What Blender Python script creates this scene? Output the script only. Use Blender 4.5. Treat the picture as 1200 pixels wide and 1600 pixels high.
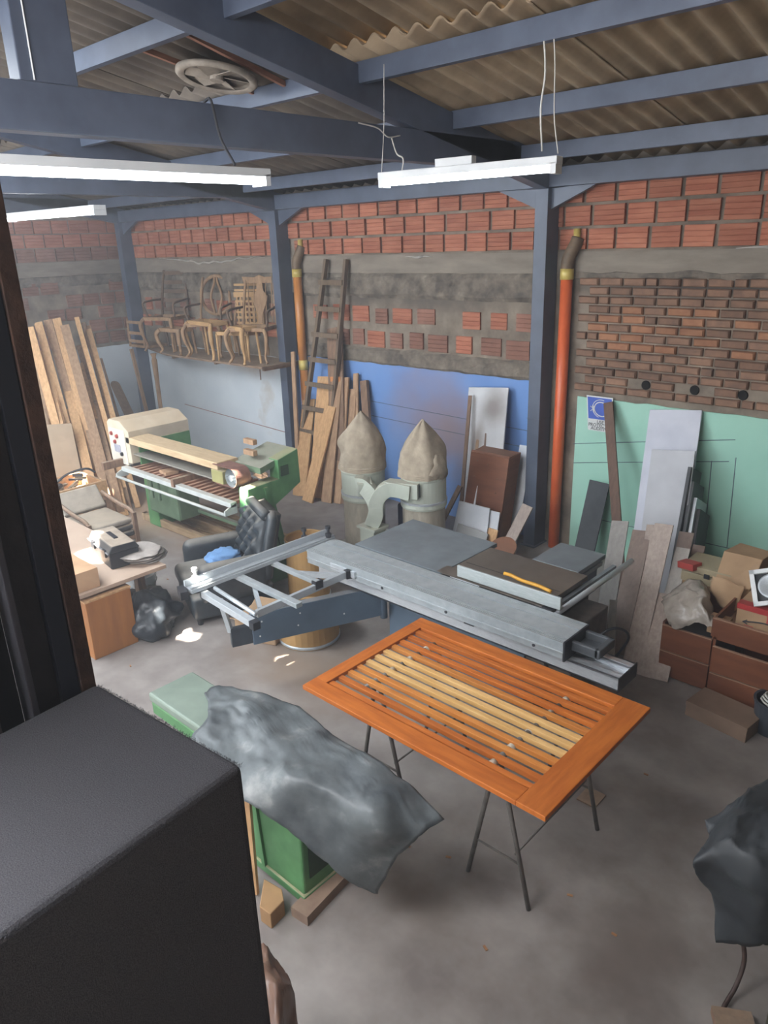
import bpy, bmesh, math, random
from mathutils import Vector, Matrix
random.seed(7)
R = math.radians
S = bpy.context.scene
COL = S.collection
for o in list(bpy.data.objects): bpy.data.objects.remove(o)

# ---------------- camera ----------------
def make_camera():
    p, r, y = R(19.976), R(-1.9176), R(-43.418)
    fwd = Vector((math.sin(y)*math.cos(p), math.cos(y)*math.cos(p), -math.sin(p)))
    rt = Vector((math.cos(y), -math.sin(y), 0)); up = rt.cross(fwd)
    rt2 = rt*math.cos(r)+up*math.sin(r); up2 = -rt*math.sin(r)+up*math.cos(r)
    c = bpy.data.cameras.new('camera'); o = bpy.data.objects.new('camera', c); COL.objects.link(o)
    m = Matrix((rt2, up2, -fwd)).transposed().to_4x4(); m.translation = (0, 0, 3.2); o.matrix_world = m
    c.sensor_fit = 'VERTICAL'; c.sensor_height = 36; c.lens = 26.126; c.clip_start = .05
    S.camera = o
make_camera()
S.view_settings.view_transform = 'Standard'; S.view_settings.look = 'None'
S.view_settings.gamma = 1; S.view_settings.use_curve_mapping = False
S.view_settings.exposure = 0.0

# ---------------- daylight and added fill lamps ----------------
w = bpy.data.worlds.new('world'); S.world = w; w.use_nodes = True
bg = w.node_tree.nodes['Background']; bg.inputs[0].default_value = (.80, .89, 1, 1); bg.inputs[1].default_value = 2.2
def light(kind, name, loc, d, energy, color, size=(1, 1), angle=None):
    l = bpy.data.lights.new(name, kind); l.energy = energy; l.color = color
    o = bpy.data.objects.new(name, l); COL.objects.link(o); o.location = loc
    o.rotation_euler = Vector(d).to_track_quat('-Z', 'Y').to_euler()
    if kind == 'AREA': l.shape = 'RECTANGLE'; l.size, l.size_y = size
    if angle is not None: l.angle = angle
    return o
SUN = Vector((.12, .55, -.83)).normalized()
light('SUN', 'sun', (0, -6, 9), SUN, 90, (1, .93, .82), angle=R(.6))
light('AREA', 'fill_over_left_bay', (-7.4, .7, 4.35), (-.1, .35, -1), 420, (.86, .93, 1), (3.2, 1.8))  # added fill lamp under the roof; no skylight opening above it
light('AREA', 'fill_over_middle', (-2.9, -.6, 4.15), (-.15, .5, -.8), 330, (.95, .96, 1), (3.2, 1.8))  # added fill lamp to brighten the near side, out of view
light('AREA', 'front_fill', (-7.5, -4.3, 2.0), (0, 1, .12), 420, (.88, .94, 1), (6, 3.4))  # added fill lamp across the open front; no gate is built

# ---------------- materials ----------------
def lin(h):
    h = h.lstrip('#'); c = [int(h[i:i+2], 16)/255 for i in (0, 2, 4)]
    return tuple((x/12.92 if x <= .04045 else ((x+.055)/1.055)**2.4) for x in c)+(1,)
MC = {}
def pm(name, c1, c2=None, sc=6, rough=.7, metal=0, bump=.15, st=(1, 1, 1), rnd=0, dust=0, dustc='#b5a48e',
       mid=(.35, .65), detail=5, c3=None, spot=None, alpha=None, trans=0, spec=None, dist=.02):
    if name in MC: return MC[name]
    m = bpy.data.materials.new(name); m.use_nodes = True; nt = m.node_tree; N = nt.nodes; L = nt.links
    b = N['Principled BSDF']; b.inputs['Roughness'].default_value = rough; b.inputs['Metallic'].default_value = metal
    if spec is not None: b.inputs['Specular IOR Level'].default_value = spec
    g = N.new('ShaderNodeNewGeometry'); mp = N.new('ShaderNodeMapping'); L.new(g.outputs['Position'], mp.inputs['Vector'])
    mp.inputs['Scale'].default_value = st
    n = N.new('ShaderNodeTexNoise'); n.inputs['Scale'].default_value = sc; n.inputs['Detail'].default_value = detail
    n.inputs['Roughness'].default_value = .6
    L.new(mp.outputs[0], n.inputs['Vector'])
    cr = N.new('ShaderNodeValToRGB'); L.new(n.outputs['Fac'], cr.inputs['Fac'])
    cr.color_ramp.elements[0].position = mid[0]; cr.color_ramp.elements[0].color = lin(c1)
    cr.color_ramp.elements[1].position = mid[1]; cr.color_ramp.elements[1].color = lin(c2 or c1)
    if c3:
        e = cr.color_ramp.elements.new(min(.95, mid[1]+.12)); e.color = lin(c3)
    col = cr.outputs['Color']
    if spot:  # stain with a shape of its own: (centre, radius, colour, squash)
        for (cx, rad, hexc, sq) in spot:
            v = N.new('ShaderNodeVectorMath'); v.operation = 'SUBTRACT'; L.new(g.outputs['Position'], v.inputs[0]); v.inputs[1].default_value = cx
            v2 = N.new('ShaderNodeVectorMath'); v2.operation = 'MULTIPLY'; L.new(v.outputs[0], v2.inputs[0]); v2.inputs[1].default_value = sq
            v3 = N.new('ShaderNodeVectorMath'); v3.operation = 'LENGTH'; L.new(v2.outputs[0], v3.inputs[0])
            nn = N.new('ShaderNodeTexNoise'); nn.inputs['Scale'].default_value = 2.2; nn.inputs['Detail'].default_value = 5; L.new(g.outputs['Position'], nn.inputs['Vector'])
            ma = N.new('ShaderNodeMath'); ma.operation = 'MULTIPLY_ADD'; L.new(nn.outputs['Fac'], ma.inputs[0]); ma.inputs[1].default_value = rad*1.1; L.new(v3.outputs['Value'], ma.inputs[2])
            mr = N.new('ShaderNodeMapRange'); mr.interpolation_type = 'SMOOTHSTEP'; L.new(ma.outputs[0], mr.inputs['Value'])
            mr.inputs['From Min'].default_value = rad*1.7; mr.inputs['From Max'].default_value = rad*.6
            mr.inputs['To Max'].default_value = .8
            mx = N.new('ShaderNodeMix'); mx.data_type = 'RGBA'; L.new(mr.outputs[0], mx.inputs['Factor']); L.new(col, mx.inputs['A']); mx.inputs['B'].default_value = lin(hexc)
            col = mx.outputs['Result']
    if rnd:
        oi = N.new('ShaderNodeObjectInfo'); hs = N.new('ShaderNodeHueSaturation')
        mr = N.new('ShaderNodeMapRange'); L.new(oi.outputs['Random'], mr.inputs['Value'])
        mr.inputs['To Min'].default_value = 1-rnd; mr.inputs['To Max'].default_value = 1+rnd
        L.new(mr.outputs[0], hs.inputs['Value']); L.new(col, hs.inputs['Color']); col = hs.outputs['Color']
    if dust:
        sx = N.new('ShaderNodeSeparateXYZ'); L.new(g.outputs['Normal'], sx.inputs[0])
        n2 = N.new('ShaderNodeTexNoise'); n2.inputs['Scale'].default_value = 7; n2.inputs['Detail'].default_value = 4; L.new(g.outputs['Position'], n2.inputs['Vector'])
        mr = N.new('ShaderNodeMapRange'); L.new(sx.outputs['Z'], mr.inputs['Value']); mr.inputs['From Min'].default_value = .45; mr.inputs['From Max'].default_value = .95
        mr2 = N.new('ShaderNodeMapRange'); L.new(n2.outputs['Fac'], mr2.inputs['Value']); mr2.inputs['From Min'].default_value = .3; mr2.inputs['From Max'].default_value = .6
        mr2.inputs['To Min'].default_value = dust*.6; mr2.inputs['To Max'].default_value = dust
        mu = N.new('ShaderNodeMath'); mu.operation = 'MULTIPLY'; L.new(mr.outputs[0], mu.inputs[0]); L.new(mr2.outputs[0], mu.inputs[1])
        mx = N.new('ShaderNodeMix'); mx.data_type = 'RGBA'; L.new(mu.outputs[0], mx.inputs['Factor']); L.new(col, mx.inputs['A']); mx.inputs['B'].default_value = lin(dustc)
        col = mx.outputs['Result']
        mr3 = N.new('ShaderNodeMapRange'); L.new(mu.outputs[0], mr3.inputs['Value']); mr3.inputs['To Min'].default_value = rough; mr3.inputs['To Max'].default_value = .9
        L.new(mr3.outputs[0], b.inputs['Roughness'])
        if metal:
            mr4 = N.new('ShaderNodeMapRange'); L.new(mu.outputs[0], mr4.inputs['Value']); mr4.inputs['To Min'].default_value = metal; mr4.inputs['To Max'].default_value = 0
            L.new(mr4.outputs[0], b.inputs['Metallic'])
    L.new(col, b.inputs['Base Color'])
    if bump:
        bp = N.new('ShaderNodeBump'); bp.inputs['Strength'].default_value = bump; bp.inputs['Distance'].default_value = dist
        L.new(n.outputs['Fac'], bp.inputs['Height']); L.new(bp.outputs[0], b.inputs['Normal'])
    if alpha is not None: b.inputs['Alpha'].default_value = alpha
    if trans: b.inputs['Transmission Weight'].default_value = trans
    MC[name] = m; return m
def emit(name, c, s):
    if name in MC: return MC[name]
    m = bpy.data.materials.new(name); m.use_nodes = True; b = m.node_tree.nodes['Principled BSDF']
    b.inputs['Base Color'].default_value = lin(c); b.inputs['Emission Color'].default_value = lin(c); b.inputs['Emission Strength'].default_value = s
    MC[name] = m; return m

# ---------------- mesh helpers ----------------
LOCALROOT = set()
def ortho(d, up=Vector((0, 0, 1))):
    d = Vector(d).normalized(); up = Vector(up)
    if abs(d.dot(up)) > .98: up = Vector((0, 1, 0))
    s = d.cross(up).normalized(); u = s.cross(d).normalized(); return d, s, u
class MB:
    def __init__(s): s.v = []; s.f = []
    def add(s, vs, fs):
        k = len(s.v); s.v += [Vector(v) for v in vs]; s.f += [tuple(i+k for i in f) for f in fs]; return s
    def hexa(s, a):
        return s.add(a, [(0, 1, 2, 3), (4, 5, 6, 7), (0, 1, 5, 4), (1, 2, 6, 5), (2, 3, 7, 6), (3, 0, 4, 7)])
    def box(s, a, b):
        x0, y0, z0 = a; x1, y1, z1 = b
        return s.hexa([(x0, y0, z0), (x1, y0, z0), (x1, y1, z0), (x0, y1, z0), (x0, y0, z1), (x1, y0, z1), (x1, y1, z1), (x0, y1, z1)])
    def cbox(s, c, d): return s.box([c[i]-d[i]/2 for i in range(3)], [c[i]+d[i]/2 for i in range(3)])
    def beam(s, p, q, wd, ht, up=(0, 0, 1)):
        p, q = Vector(p), Vector(q); d, sd, u = ortho(q-p, up)
        o = [sd*(i*wd/2)+u*(j*ht/2) for i, j in ((-1, -1), (1, -1), (1, 1), (-1, 1))]
        return s.hexa([p+x for x in o]+[q+x for x in o])
    def plank(s, p, q, wax, wd, th, e=0):   # board p->q, width along wax, thickness across
        p, q = Vector(p), Vector(q); d = (q-p).normalized(); wv = Vector(wax); wv = (wv-d*wv.dot(d)).normalized(); t = d.cross(wv)
        o = [wv*(i*wd/2)+t*(j*th/2) for i, j in ((-1, -1), (1, -1), (1, 1), (-1, 1))]
        return s.hexa([p+x for x in o]+[q+x for x in o])
    def tube(s, pts, r, n=8, cap=True):
        pts = [Vector(p) for p in pts]; m = len(pts); rr = r if isinstance(r, (list, tuple)) else [r]*m
        rings = []; ref = None
        for i, p in enumerate(pts):
            t = (pts[min(i+1, m-1)]-pts[max(i-1, 0)]).normalized()
            if ref is None: d, sd, u = ortho(t); ref = sd
            sd = (ref-t*ref.dot(t)).normalized(); u = t.cross(sd); ref = sd
            rings.append([p+(sd*math.cos(2*math.pi*k/n)+u*math.sin(2*math.pi*k/n))*rr[i] for k in range(n)])
        vs = [v for g in rings for v in g]; fs = []
        for i in range(m-1):
            for k in range(n): fs.append((i*n+k, i*n+(k+1) % n, (i+1)*n+(k+1) % n, (i+1)*n+k))
        if cap: fs += [tuple(range(n)), tuple((m-1)*n+k for k in range(n))]
        return s.add(vs, fs)
    def lathe(s, prof, c, n=24, cap0=True, cap1=True, M=None):
        c = Vector(c); vs = []; m = len(prof)
        for r, z in prof:
            for k in range(n):
                v = Vector((r*math.cos(2*math.pi*k/n), r*math.sin(2*math.pi*k/n), z))
                vs.append((M @ v if M else v)+c)
        fs = [(i*n+k, i*n+(k+1) % n, (i+1)*n+(k+1) % n, (i+1)*n+k) for i in range(m-1) for k in range(n)]
        if cap0: fs.append(tuple(range(n)))
        if cap1: fs.append(tuple((m-1)*n+k for k in range(n)))
        return s.add(vs, fs)
    def prism(s, poly, vec):      # planar polygon (3d pts) extruded by vec
        n = len(poly); vec = Vector(vec); a = [Vector(p) for p in poly]
        return s.add(a+[p+vec for p in a], [tuple(range(n)), tuple(range(n, 2*n))]+[(i, (i+1) % n, n+(i+1) % n, n+i) for i in range(n)])
    def grid(s, fn, nu, nv):
        vs = [fn(i/nu, j/nv) for j in range(nv+1) for i in range(nu+1)]
        fs = [(j*(nu+1)+i, j*(nu+1)+i+1, (j+1)*(nu+1)+i+1, (j+1)*(nu+1)+i) for j in range(nv) for i in range(nu)]
        return s.add(vs, fs)
    def build(s, name, mat, parent=None, smooth=False, bev=0, solid=0, sub=0, seg=2, rec=True):
        off = Vector((0, 0, 0))
        if parent is not None:
            if parent.name not in LOCALROOT:
                p = parent
                while p: off += p.location; p = p.parent
        else:
            xs = [v.x for v in s.v]; ys = [v.y for v in s.v]; zs = [v.z for v in s.v]
            off = Vector(((min(xs)+max(xs))/2, (min(ys)+max(ys))/2, min(zs)))
        me = bpy.data.meshes.new(name); me.from_pydata([v-off for v in s.v], [], s.f); me.validate()
        if rec:
            bm = bmesh.new(); bm.from_mesh(me); bmesh.ops.recalc_face_normals(bm, faces=bm.faces); bm.to_mesh(me); bm.free()
        if mat: me.materials.append(mat)
        o = bpy.data.objects.new(name, me); COL.objects.link(o)
        if parent is not None:
            o.parent = parent
            if parent.name in LOCALROOT: LOCALROOT.add(o.name)
        else: o.location = off
        if smooth:
            me.shade_smooth()
        if solid: m = o.modifiers.new('solid', 'SOLIDIFY'); m.thickness = solid; m.offset = 0
        if bev: m = o.modifiers.new('bevel', 'BEVEL'); m.width = bev; m.segments = seg; m.limit_method = 'ANGLE'; m.angle_limit = R(40)
        if sub: m = o.modifiers.new('sub', 'SUBSURF'); m.levels = sub; m.render_levels = sub
        return o
def thing(name, label, cat, loc=(0, 0, 0), rotz=0, group=None, local=False):
    o = bpy.data.objects.new(name, None); COL.objects.link(o); o.location = loc; o.rotation_euler = (0, 0, rotz)
    o.empty_display_size = .1; o['label'] = label; o['category'] = cat
    if group: o['group'] = group
    if local or rotz: LOCALROOT.add(o.name)
    return o
def tag(o, label, cat, group=None):
    o['label'] = label; o['category'] = cat
    if group: o['group'] = group
    return o
def struct(o): o['kind'] = 'structure'; return o
def cat(pts, n):      # Catmull-Rom through control points, n samples per span
    pts = [Vector(p) for p in pts]; P = [pts[0]*2-pts[1]]+pts+[pts[-1]*2-pts[-2]]; out = []
    for i in range(1, len(P)-2):
        for k in range(n):
            t = k/n; a, b, c, d = P[i-1:i+3]
            out.append(.5*((2*b)+(c-a)*t+(2*a-5*b+4*c-d)*t*t+(3*b-a-3*c+d)*t**3))
    out.append(P[-2]); return out
from mathutils import noise as mn
def loft(rows, nu, nv, amp=.01, fr=6, seed=0, m=None):
    R1 = [cat(r, nu) for r in rows]; cols = list(zip(*R1)); G = [cat(c, nv) for c in cols]
    m = m or MB(); a = len(G); b = len(G[0]); vs = []
    for g in G:
        for v in g:
            q = v*fr+Vector((seed, seed*.7, 0))
            w1 = 1-2*abs(mn.noise(q*1.7+Vector((4, 4, 4)))); vs.append(v+Vector((mn.noise(q), mn.noise(q+Vector((9, 3, 1))), mn.noise(q*1.3+Vector((2, 8, 5)))))*amp+Vector((0, 0, 1))*(w1**6*amp*.55+mn.noise(q*5)*amp*.18))
    m.add(vs, [(i*b+j, i*b+j+1, (i+1)*b+j+1, (i+1)*b+j) for i in range(a-1) for j in range(b-1)])
    return m
def lump(name, mat, c, r, parent=None, amp=.2, fr=3, seed=0, n=24, flat=None, smooth=True):  # crumpled closed bag
    m = MB(); c = Vector(c); vs = []; k = n//2
    for j in range(k+1):
        for i in range(n):
            th = math.pi*j/k; ph = 2*math.pi*i/n
            d = Vector((math.sin(th)*math.cos(ph), math.sin(th)*math.sin(ph), math.cos(th)))
            s = 1+amp*mn.noise(d*fr+Vector((seed, 0, 0)))+amp*.4*mn.noise(d*fr*3+Vector((0, seed, 0)))
            v = Vector((d.x*r[0]*s, d.y*r[1]*s, d.z*r[2]*s))+c
            if flat is not None: v.z = max(v.z, flat)
            vs.append(v)
    m.add(vs, [(j*n+i, j*n+(i+1) % n, (j+1)*n+(i+1) % n, (j+1)*n+i) for j in range(k) for i in range(n)])
    return m.build(name, mat, parent, smooth=smooth)
def dup(root, loc, rotz, label, group=None):
    r = root.copy(); COL.objects.link(r); r.location = loc; r.rotation_euler = (0, 0, rotz); r['label'] = label
    if group: r['group'] = group
    for ch in list(root.children):
        c = ch.copy(); COL.objects.link(c); c.parent = r
        for g in list(ch.children): d = g.copy(); COL.objects.link(d); d.parent = c
    return r

STEEL = pm('navy_steel', '#474f5f', '#565f70', 3, .42, 0, .05, dust=.35, dustc='#8b8584')
ALU = pm('aluminium', '#b2b9be', '#c6ccd0', 20, .35, .4, .03, st=(1, 12, 12))
ALUD = pm('dusty_aluminium', '#959da1', '#a9b0b3', 14, .42, .3, .03, dust=.25, dustc='#a9aaa8')
CAST = pm('cast_iron', '#646d72', '#7e888d', 4, .42, .25, .05, dust=.25, dustc='#8f9294')
BLACK = pm('black_plastic', '#1d1f24', '#2a2c31', 8, .5)
GREEN = pm('green_paint', '#46774a', '#5b8d5c', 5, .45, 0, .05, dust=.75, dustc='#a5977a')
GREEND = pm('dusty_green', '#5a7258', '#6f836a', 5, .6, 0, .05, dust=.8, dustc='#9c968a')
BEIGE = pm('beige_cover', '#b9ad98', '#c8bda9', 6, .6, dust=.5, dustc='#c0a27c')
PINE = pm('pine', '#b58a5e', '#cfa678', 5, .65, st=(7, 7, .7), rnd=.16, bump=.1)
PINED = pm('dusty_pine', '#8f6f55', '#a98a6c', 5, .75, st=(7, 7, .7), rnd=.2, bump=.15)
PINEX = pm('pine_lengthwise', '#a87f58', '#c49b6f', 5, .65, st=(.7, 7, 7), rnd=.15, bump=.1, dust=.4)
DARKW = pm('old_dark_wood', '#6d5444', '#8b6e58', 5, .75, st=(6, 6, .8), rnd=.12, dust=.4)
LAM = pm('oak_laminate', '#8b7b70', '#a09085', 4, .5, st=(10, 10, .8), rnd=.12, bump=.03)
WALN = pm('brown_carcase', '#6b3f28', '#7d4c31', 3, .5, st=(1, 1, 5), rnd=.05, dust=.35, dustc='#8c7563')
WHITEB = pm('white_board', '#c3c8cf', '#d5d8dc', 3, .55, bump=.03)
KRAFT = pm('cardboard', '#9b7e60', '#ad8f6f', 4, .85, rnd=.05, bump=.05)
GREYM = pm('grey_green_sheet_metal', '#a9b0a3', '#b9bfb2', 3, .5, dust=.5, dustc='#a89d8a')
CANVAS = pm('dusty_canvas', '#978a78', '#ada08c', 12, .95, bump=.3)
RUST = pm('rusty_steel', '#4c3a33', '#6a4e40', 20, .85, bump=.3)
WHITEP = pm('white_plastic', '#d4d7d8', '#e2e3e2', 4, .4)
WIRE = pm('white_cable', '#b9b6b0', '#c9c6c0', 10, .6, bump=0)
LEATHER = pm('black_leather', '#20262b', '#343b40', 8, .38, bump=.15, dust=.7, dustc='#938d84')

# ================= STRUCTURE =================
YW = 6.82; XL = -12.2
FLOORM = pm('concrete_floor', '#776f6b', '#948d88', 2.2, .75, 0, .25, mid=(.36, .62), detail=12, c3='#a09994', dist=.01,
    spot=[((-1.0, 2.7, 0), .5, '#5f544c', (1.2, .8, 1)), ((-8.5, 4.6, 0), 1.4, '#b39679', (.8, 1.4, 1)), ((-1.9, 2.2, 0), .35, '#6f665f', (1, 1.5, 1)), ((-4.0, 3.3, 0), .7, '#8d7a69', (.8, 1.2, 1))])
m = MB().box((-12.6, -6, -.12), (3.2, 7.1, 0)); fl = struct(m.build('floor', FLOORM))
m = MB()
for a, b in (((-7.6, 1.2), (-1.2, 1.22)), ): pass
MORTAR = pm('mortar_render', '#675d53', '#8c8072', 4, .95, 0, .5, mid=(.35, .62), c3='#a29686', detail=8, dist=.015,
            spot=[((-6, YW, 2.62), .5, '#504a45', (.22, 1, 2.2)), ((-2.5, YW, 2.74), .4, '#3d3936', (.3, 1, 3))])
m = MB().box((XL-.25, YW, 0), (3.0, YW+.25, 4.3)); wb = struct(m.build('wall_back', MORTAR))
m = MB().box((XL-.25, -6, 0), (XL, YW, 4.6)); wl = struct(m.build('wall_left', MORTAR))
m = MB().box((2.6, -6, 0), (2.85, YW, 4.6)); wr = struct(m.build('wall_right', MORTAR))
BR = pm('hollow_brick', '#96594480'[:7], '#ad7159', 3, .9, 0, .15, rnd=.13, st=(1, 1, 6), c3='#a27a6b')
BRD = pm('dirty_hollow_brick', '#7b5648', '#916859', 5, .92, 0, .3, rnd=.2, c3='#7f7065')
BO = pm('old_clay_brick', '#6f5749', '#8a6a56', 9, .95, 0, .4, rnd=.2, c3='#86776a')
BO2 = pm('orange_clay_brick', '#8a5f47', '#9f7357', 9, .95, 0, .4, rnd=.15)
def brick_mesh(name, mat, groove):
    # unit brick: width 1 (x), depth .03 toward -y, height 1 (z)
    m = MB()
    if groove:
        zs = []
        for i in range(4):
            a = -.5+i*.25; zs += [(a+.02, -.03), (a+.20, -.03), (a+.225, -.024)]
        prof = [(-.5, 0), (-.5, -.026)]+zs[:-1]+[(.5, -.026), (.5, 0)]
        vs = [(-.5, y, z) for z, y in prof]+[(.5, y, z) for z, y in prof]; n = len(prof)
        m.add(vs, [tuple(range(n)), tuple(range(n, 2*n))]+[(i, i+1, n+i+1, n+i) for i in range(n-1)])
    else:
        a = [(-.5, 0, -.5), (.5, 0, -.5), (.5, 0, .5), (-.5, 0, .5)]; b = [(-.49, -.018, -.47), (.48, -.02, -.49), (.49, -.018, .46), (-.5, -.02, .48)]
        c = [(-.44, -.03, -.36), (.45, -.032, -.34), (.43, -.03, .34), (-.46, -.032, .38)]
        m.add(a+b+c, [(8, 9, 10, 11)]+[(i, (i+1) % 4, 4+(i+1) % 4, 4+i) for i in range(4)]+[(4+i, 4+(i+1) % 4, 8+(i+1) % 4, 8+i) for i in range(4)])
    me = bpy.data.meshes.new(name); me.from_pydata(m.v, [], m.f)
    bm = bmesh.new(); bm.from_mesh(me); bmesh.ops.recalc_face_normals(bm, faces=bm.faces); bm.to_mesh(me); bm.free()
    me.materials.append(mat); return me
MH, MHD, MO, MO2 = brick_mesh('brick', BR, 1), brick_mesh('brick', BRD, 1), brick_mesh('brick', BO, 0), brick_mesh('brick', BO2, 0)
def brick(me, wall, x, z, wd, ht, left=False, jit=.004, prd=0):
    o = bpy.data.objects.new('brick', me); COL.objects.link(o); o.parent = wall
    p = Vector((x, YW-prd+random.uniform(-jit, jit), z)) if not left else Vector((XL+prd+random.uniform(-jit, jit), x, z))
    o.location = p-wall.location; o.scale = (wd, 1+random.uniform(-.1, .3), ht)
    o.rotation_euler = (0, random.uniform(-.012, .012), R(90) if left else 0)
# red hollow courses above the concrete band
for r in range(3):
    x = -12.15+(.13 if r % 2 else 0)
    while x < -1.5:
        wd = random.uniform(.24, .30)
        if not any(abs(x+wd/2-c) < .12 for c in (-8.05,)): brick(MH, wb, x+wd/2, 3.165+r*.205, wd, random.uniform(.170, .183))
        x += wd+.03+random.random()*.012
    y = 4.1+(.12 if r % 2 else 0)
    while y < 6.7:
        wd = random.uniform(.25, .30); brick(MH if r else MHD, wl, y+wd/2, 3.165+r*.205, wd, .19, True); y += wd+.025
# dirty courses lower on the left wall
for r in range(5):
    y = 4.1+(.12 if r % 2 else 0)
    while y < 6.65:
        wd = random.uniform(.22, .28)
        if random.random() < .8: brick(MHD, wl, y+wd/2, 1.83+r*.21, wd, .18, True, .006, -.004)
        y += wd+.04
# smeared hollow bricks in bays one and two
for bx0, bx1 in ((-12.0, -8.2), (-7.8, -4.2)):
    for r, zz in enumerate((2.08, 2.36)):
        x = bx0+(.2 if r else 0)
        while x < bx1-.2:
            wd = random.uniform(.17, .30)
            if random.random() < .86: brick(MHD if random.random() < .55 else MH, wb, x+wd/2, zz+random.uniform(-.012, .012), wd, .19+random.uniform(-.02, .01), False, .003, -.012)
            x += wd+random.uniform(.06, .14)
# small old bricks, right bay
for r in range(13):
    x = -3.72+(.11 if r % 2 else 0); z = 1.765+r*.0845
    while x < -1.45:
        wd = random.uniform(.19, .225) if random.random() < .85 else .1
        if not (r == 1 and any(abs(x+wd/2-c) < .13 for c in (-2.98, -2.52, -2.1))):
            brick(MO2 if (4 < r < 10 and random.random() < .4) else MO, wb, x+wd/2, z, wd, .070, False, .006, .002)
        x += wd+.018
HOLE_SHADE = pm('hole_shade', '#0c0b0a', '#121110', 5, 1, bump=0)  # near-black solids stand in for the shade inside holes and gaps
for c in (-2.98, -2.52, -2.1):
    m = MB().lathe([(.045, 0), (.04, .012)], (c, YW-.004, 1.845), 12, M=Matrix.Rotation(R(90), 3, 'X')); m.build('wall_hole_shade', HOLE_SHADE, wb)
for c in (-7.0, -6.3, -5.7, -5.1, -4.6):
    m = MB().box((c-.015, YW-.012, 1.83), (c+.015, YW-.001, 1.89)); m.build('wall_hole_shade', HOLE_SHADE, wb)
for c in (-6.9, -6.2, -5.3, -4.7):
    m = MB().box((c-.02, YW-.012, 2.60), (c+.02, YW-.001, 2.68)); m.build('wall_hole_shade', HOLE_SHADE, wb)
BAND = pm('concrete_band', '#766d63', '#8c8276', 2.5, .9, 0, .2, st=(1, 1, 4), detail=8)
m = MB().box((XL, YW-.02, 2.85), (-1.2, YW, 3.055)); m.build('concrete_band', BAND, wb)
m = MB().box((XL, 3.5, 2.85), (XL+.02, YW-.02, 3.055)); m.build('concrete_band', BAND, wl)
# rough small-brick stubs under the band in bays one to three (crumbling course)
SMR = pm('crumbling_mortar', '#544d46', '#7d7367', 7, .95, 0, .5, mid=(.36, .62), c3='#978c7e', detail=9, dist=.02)
def rough_strip(x0, x1, z0, z1, wall, left=False, nm='crumbled_course', mat=SMR):
    def fn(u, v):
        x = x0+(x1-x0)*u; z = z0+(z1-z0)*v+.03*mn.noise(Vector((x*4, v*3, 1)))
        d = .02+.03*abs(mn.noise(Vector((x*7, z*9, 2)))); e = 0 if v in (0, 1) else d
        return (x, YW-e, z) if not left else (XL+e, x, z)
    MB().grid(fn, int((x1-x0)*16), 6).build(nm, mat, wall, rec=False)
rough_strip(-12.1, -4.15, 2.56, 2.85, wb); rough_strip(-3.8, -1.45, 2.80, 2.87, wb); rough_strip(4.0, 6.8, 2.68, 2.86, wl, True)
rough_strip(-7.9, -4.15, 1.76, 1.96, wb)
# white mortar smear
WM = pm('white_mortar', '#b5b0a8', '#cac5bc', 10, .9, bump=.4)
def smear(x0, x1, z, th, dip):
    def fn(u, v):
        x = x0+(x1-x0)*u; c = z-dip*math.sin(u*math.pi*1.0)**2+.03*mn.noise(Vector((x*5, 0, z))); t = th*(.6+.8*abs(mn.noise(Vector((x*9, 3, 0)))))*(.15+math.sin(math.pi*min(1, u*1.02)))
        return (x, YW-.034, c+(v-.5)*t)
    MB().grid(fn, 60, 1).build('mortar_smear', WM, wb, solid=.012, rec=False)
smear(-11.2, -8.5, 3.06, .035, .07); smear(-5.95, -5.55, 3.03, .03, .01); smear(-2.3, -1.5, 3.06, .03, .0)
# painted plaster panels
BLUE = pm('blue_paint', '#6288c0', '#6f92c6', 1.5, .6, 0, .05, spot=[((-5.6, YW, 1.2), .85, '#8a7a82', (1, 1, 1.0)), ((-5.15, YW, .95), .6, '#8b7877', (1, 1, 1.1))])
MINT = pm('mint_paint', '#8fc0ad', '#9ecbb9', 1.2, .6, 0, .05, c3='#a6cdbd')
WHT = pm('white_paint', '#b9c2c9', '#c9d0d5', 1.2, .6, 0, .06, c3='#b5b0a8', mid=(.3, .6), spot=[((-9.0, YW, 1.62), .35, '#a5917f', (.4, 1, 1.3))])
def panel(nm, mat, x0, x1, z1, left=False):
    n = int((x1-x0)*10); pts = []
    for i in range(n+1):
        x = x0+(x1-x0)*i/n; pts.append((x, z1+.018*mn.noise(Vector((x*6, 0, 3)))))
    poly = [(x0, 0)]+[(x1, 0)]+pts[::-1]
    P3 = [(x, YW-.015, z) for x, z in poly] if not left else [(XL+.015, x, z) for x, z in poly]
    MB().prism(P3, (0, .015, 0) if not left else (-.015, 0, 0)).build(nm, mat, wl if left else wb)
panel('painted_plaster', BLUE, -8.0, -4.0, 1.765); panel('painted_plaster', MINT, -3.68, -1.2, 1.665); panel('painted_plaster', WHT, XL, -8.0, 1.70)
panel('painted_plaster', WHT, 5.5, YW-.015, 1.68, True)
LINE = pm('dark_scratch', '#4c5a66', '#596672', 20, .8, bump=0)
def scratch(p, q, r=.004, mat=LINE):
    MB().tube([p, q], r, 5).build('scored_line', mat, wb)
for z in (1.12, .93): scratch((-6.6, YW-.016, z+.16), (-4.15, YW-.016, z+.10)); 
for a in (((-3.696, 6.805, 1.167), (-2.111, 6.805, 1.448)), ((-3.683, 6.805, 0.962), (-2.141, 6.805, 1.242)), ((-3.543, 6.805, 0.400), (-1.700, 6.805, 0.426)), ((-2.291, 6.805, 1.222), (-2.267, 6.805, 0.405)), ((-2.085, 6.805, 1.288), (-2.058, 6.805, 0.427))): scratch(*a)
RED = pm('red_line', '#8d5a58', '#9c6a66', 20, .8, bump=0)
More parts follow.
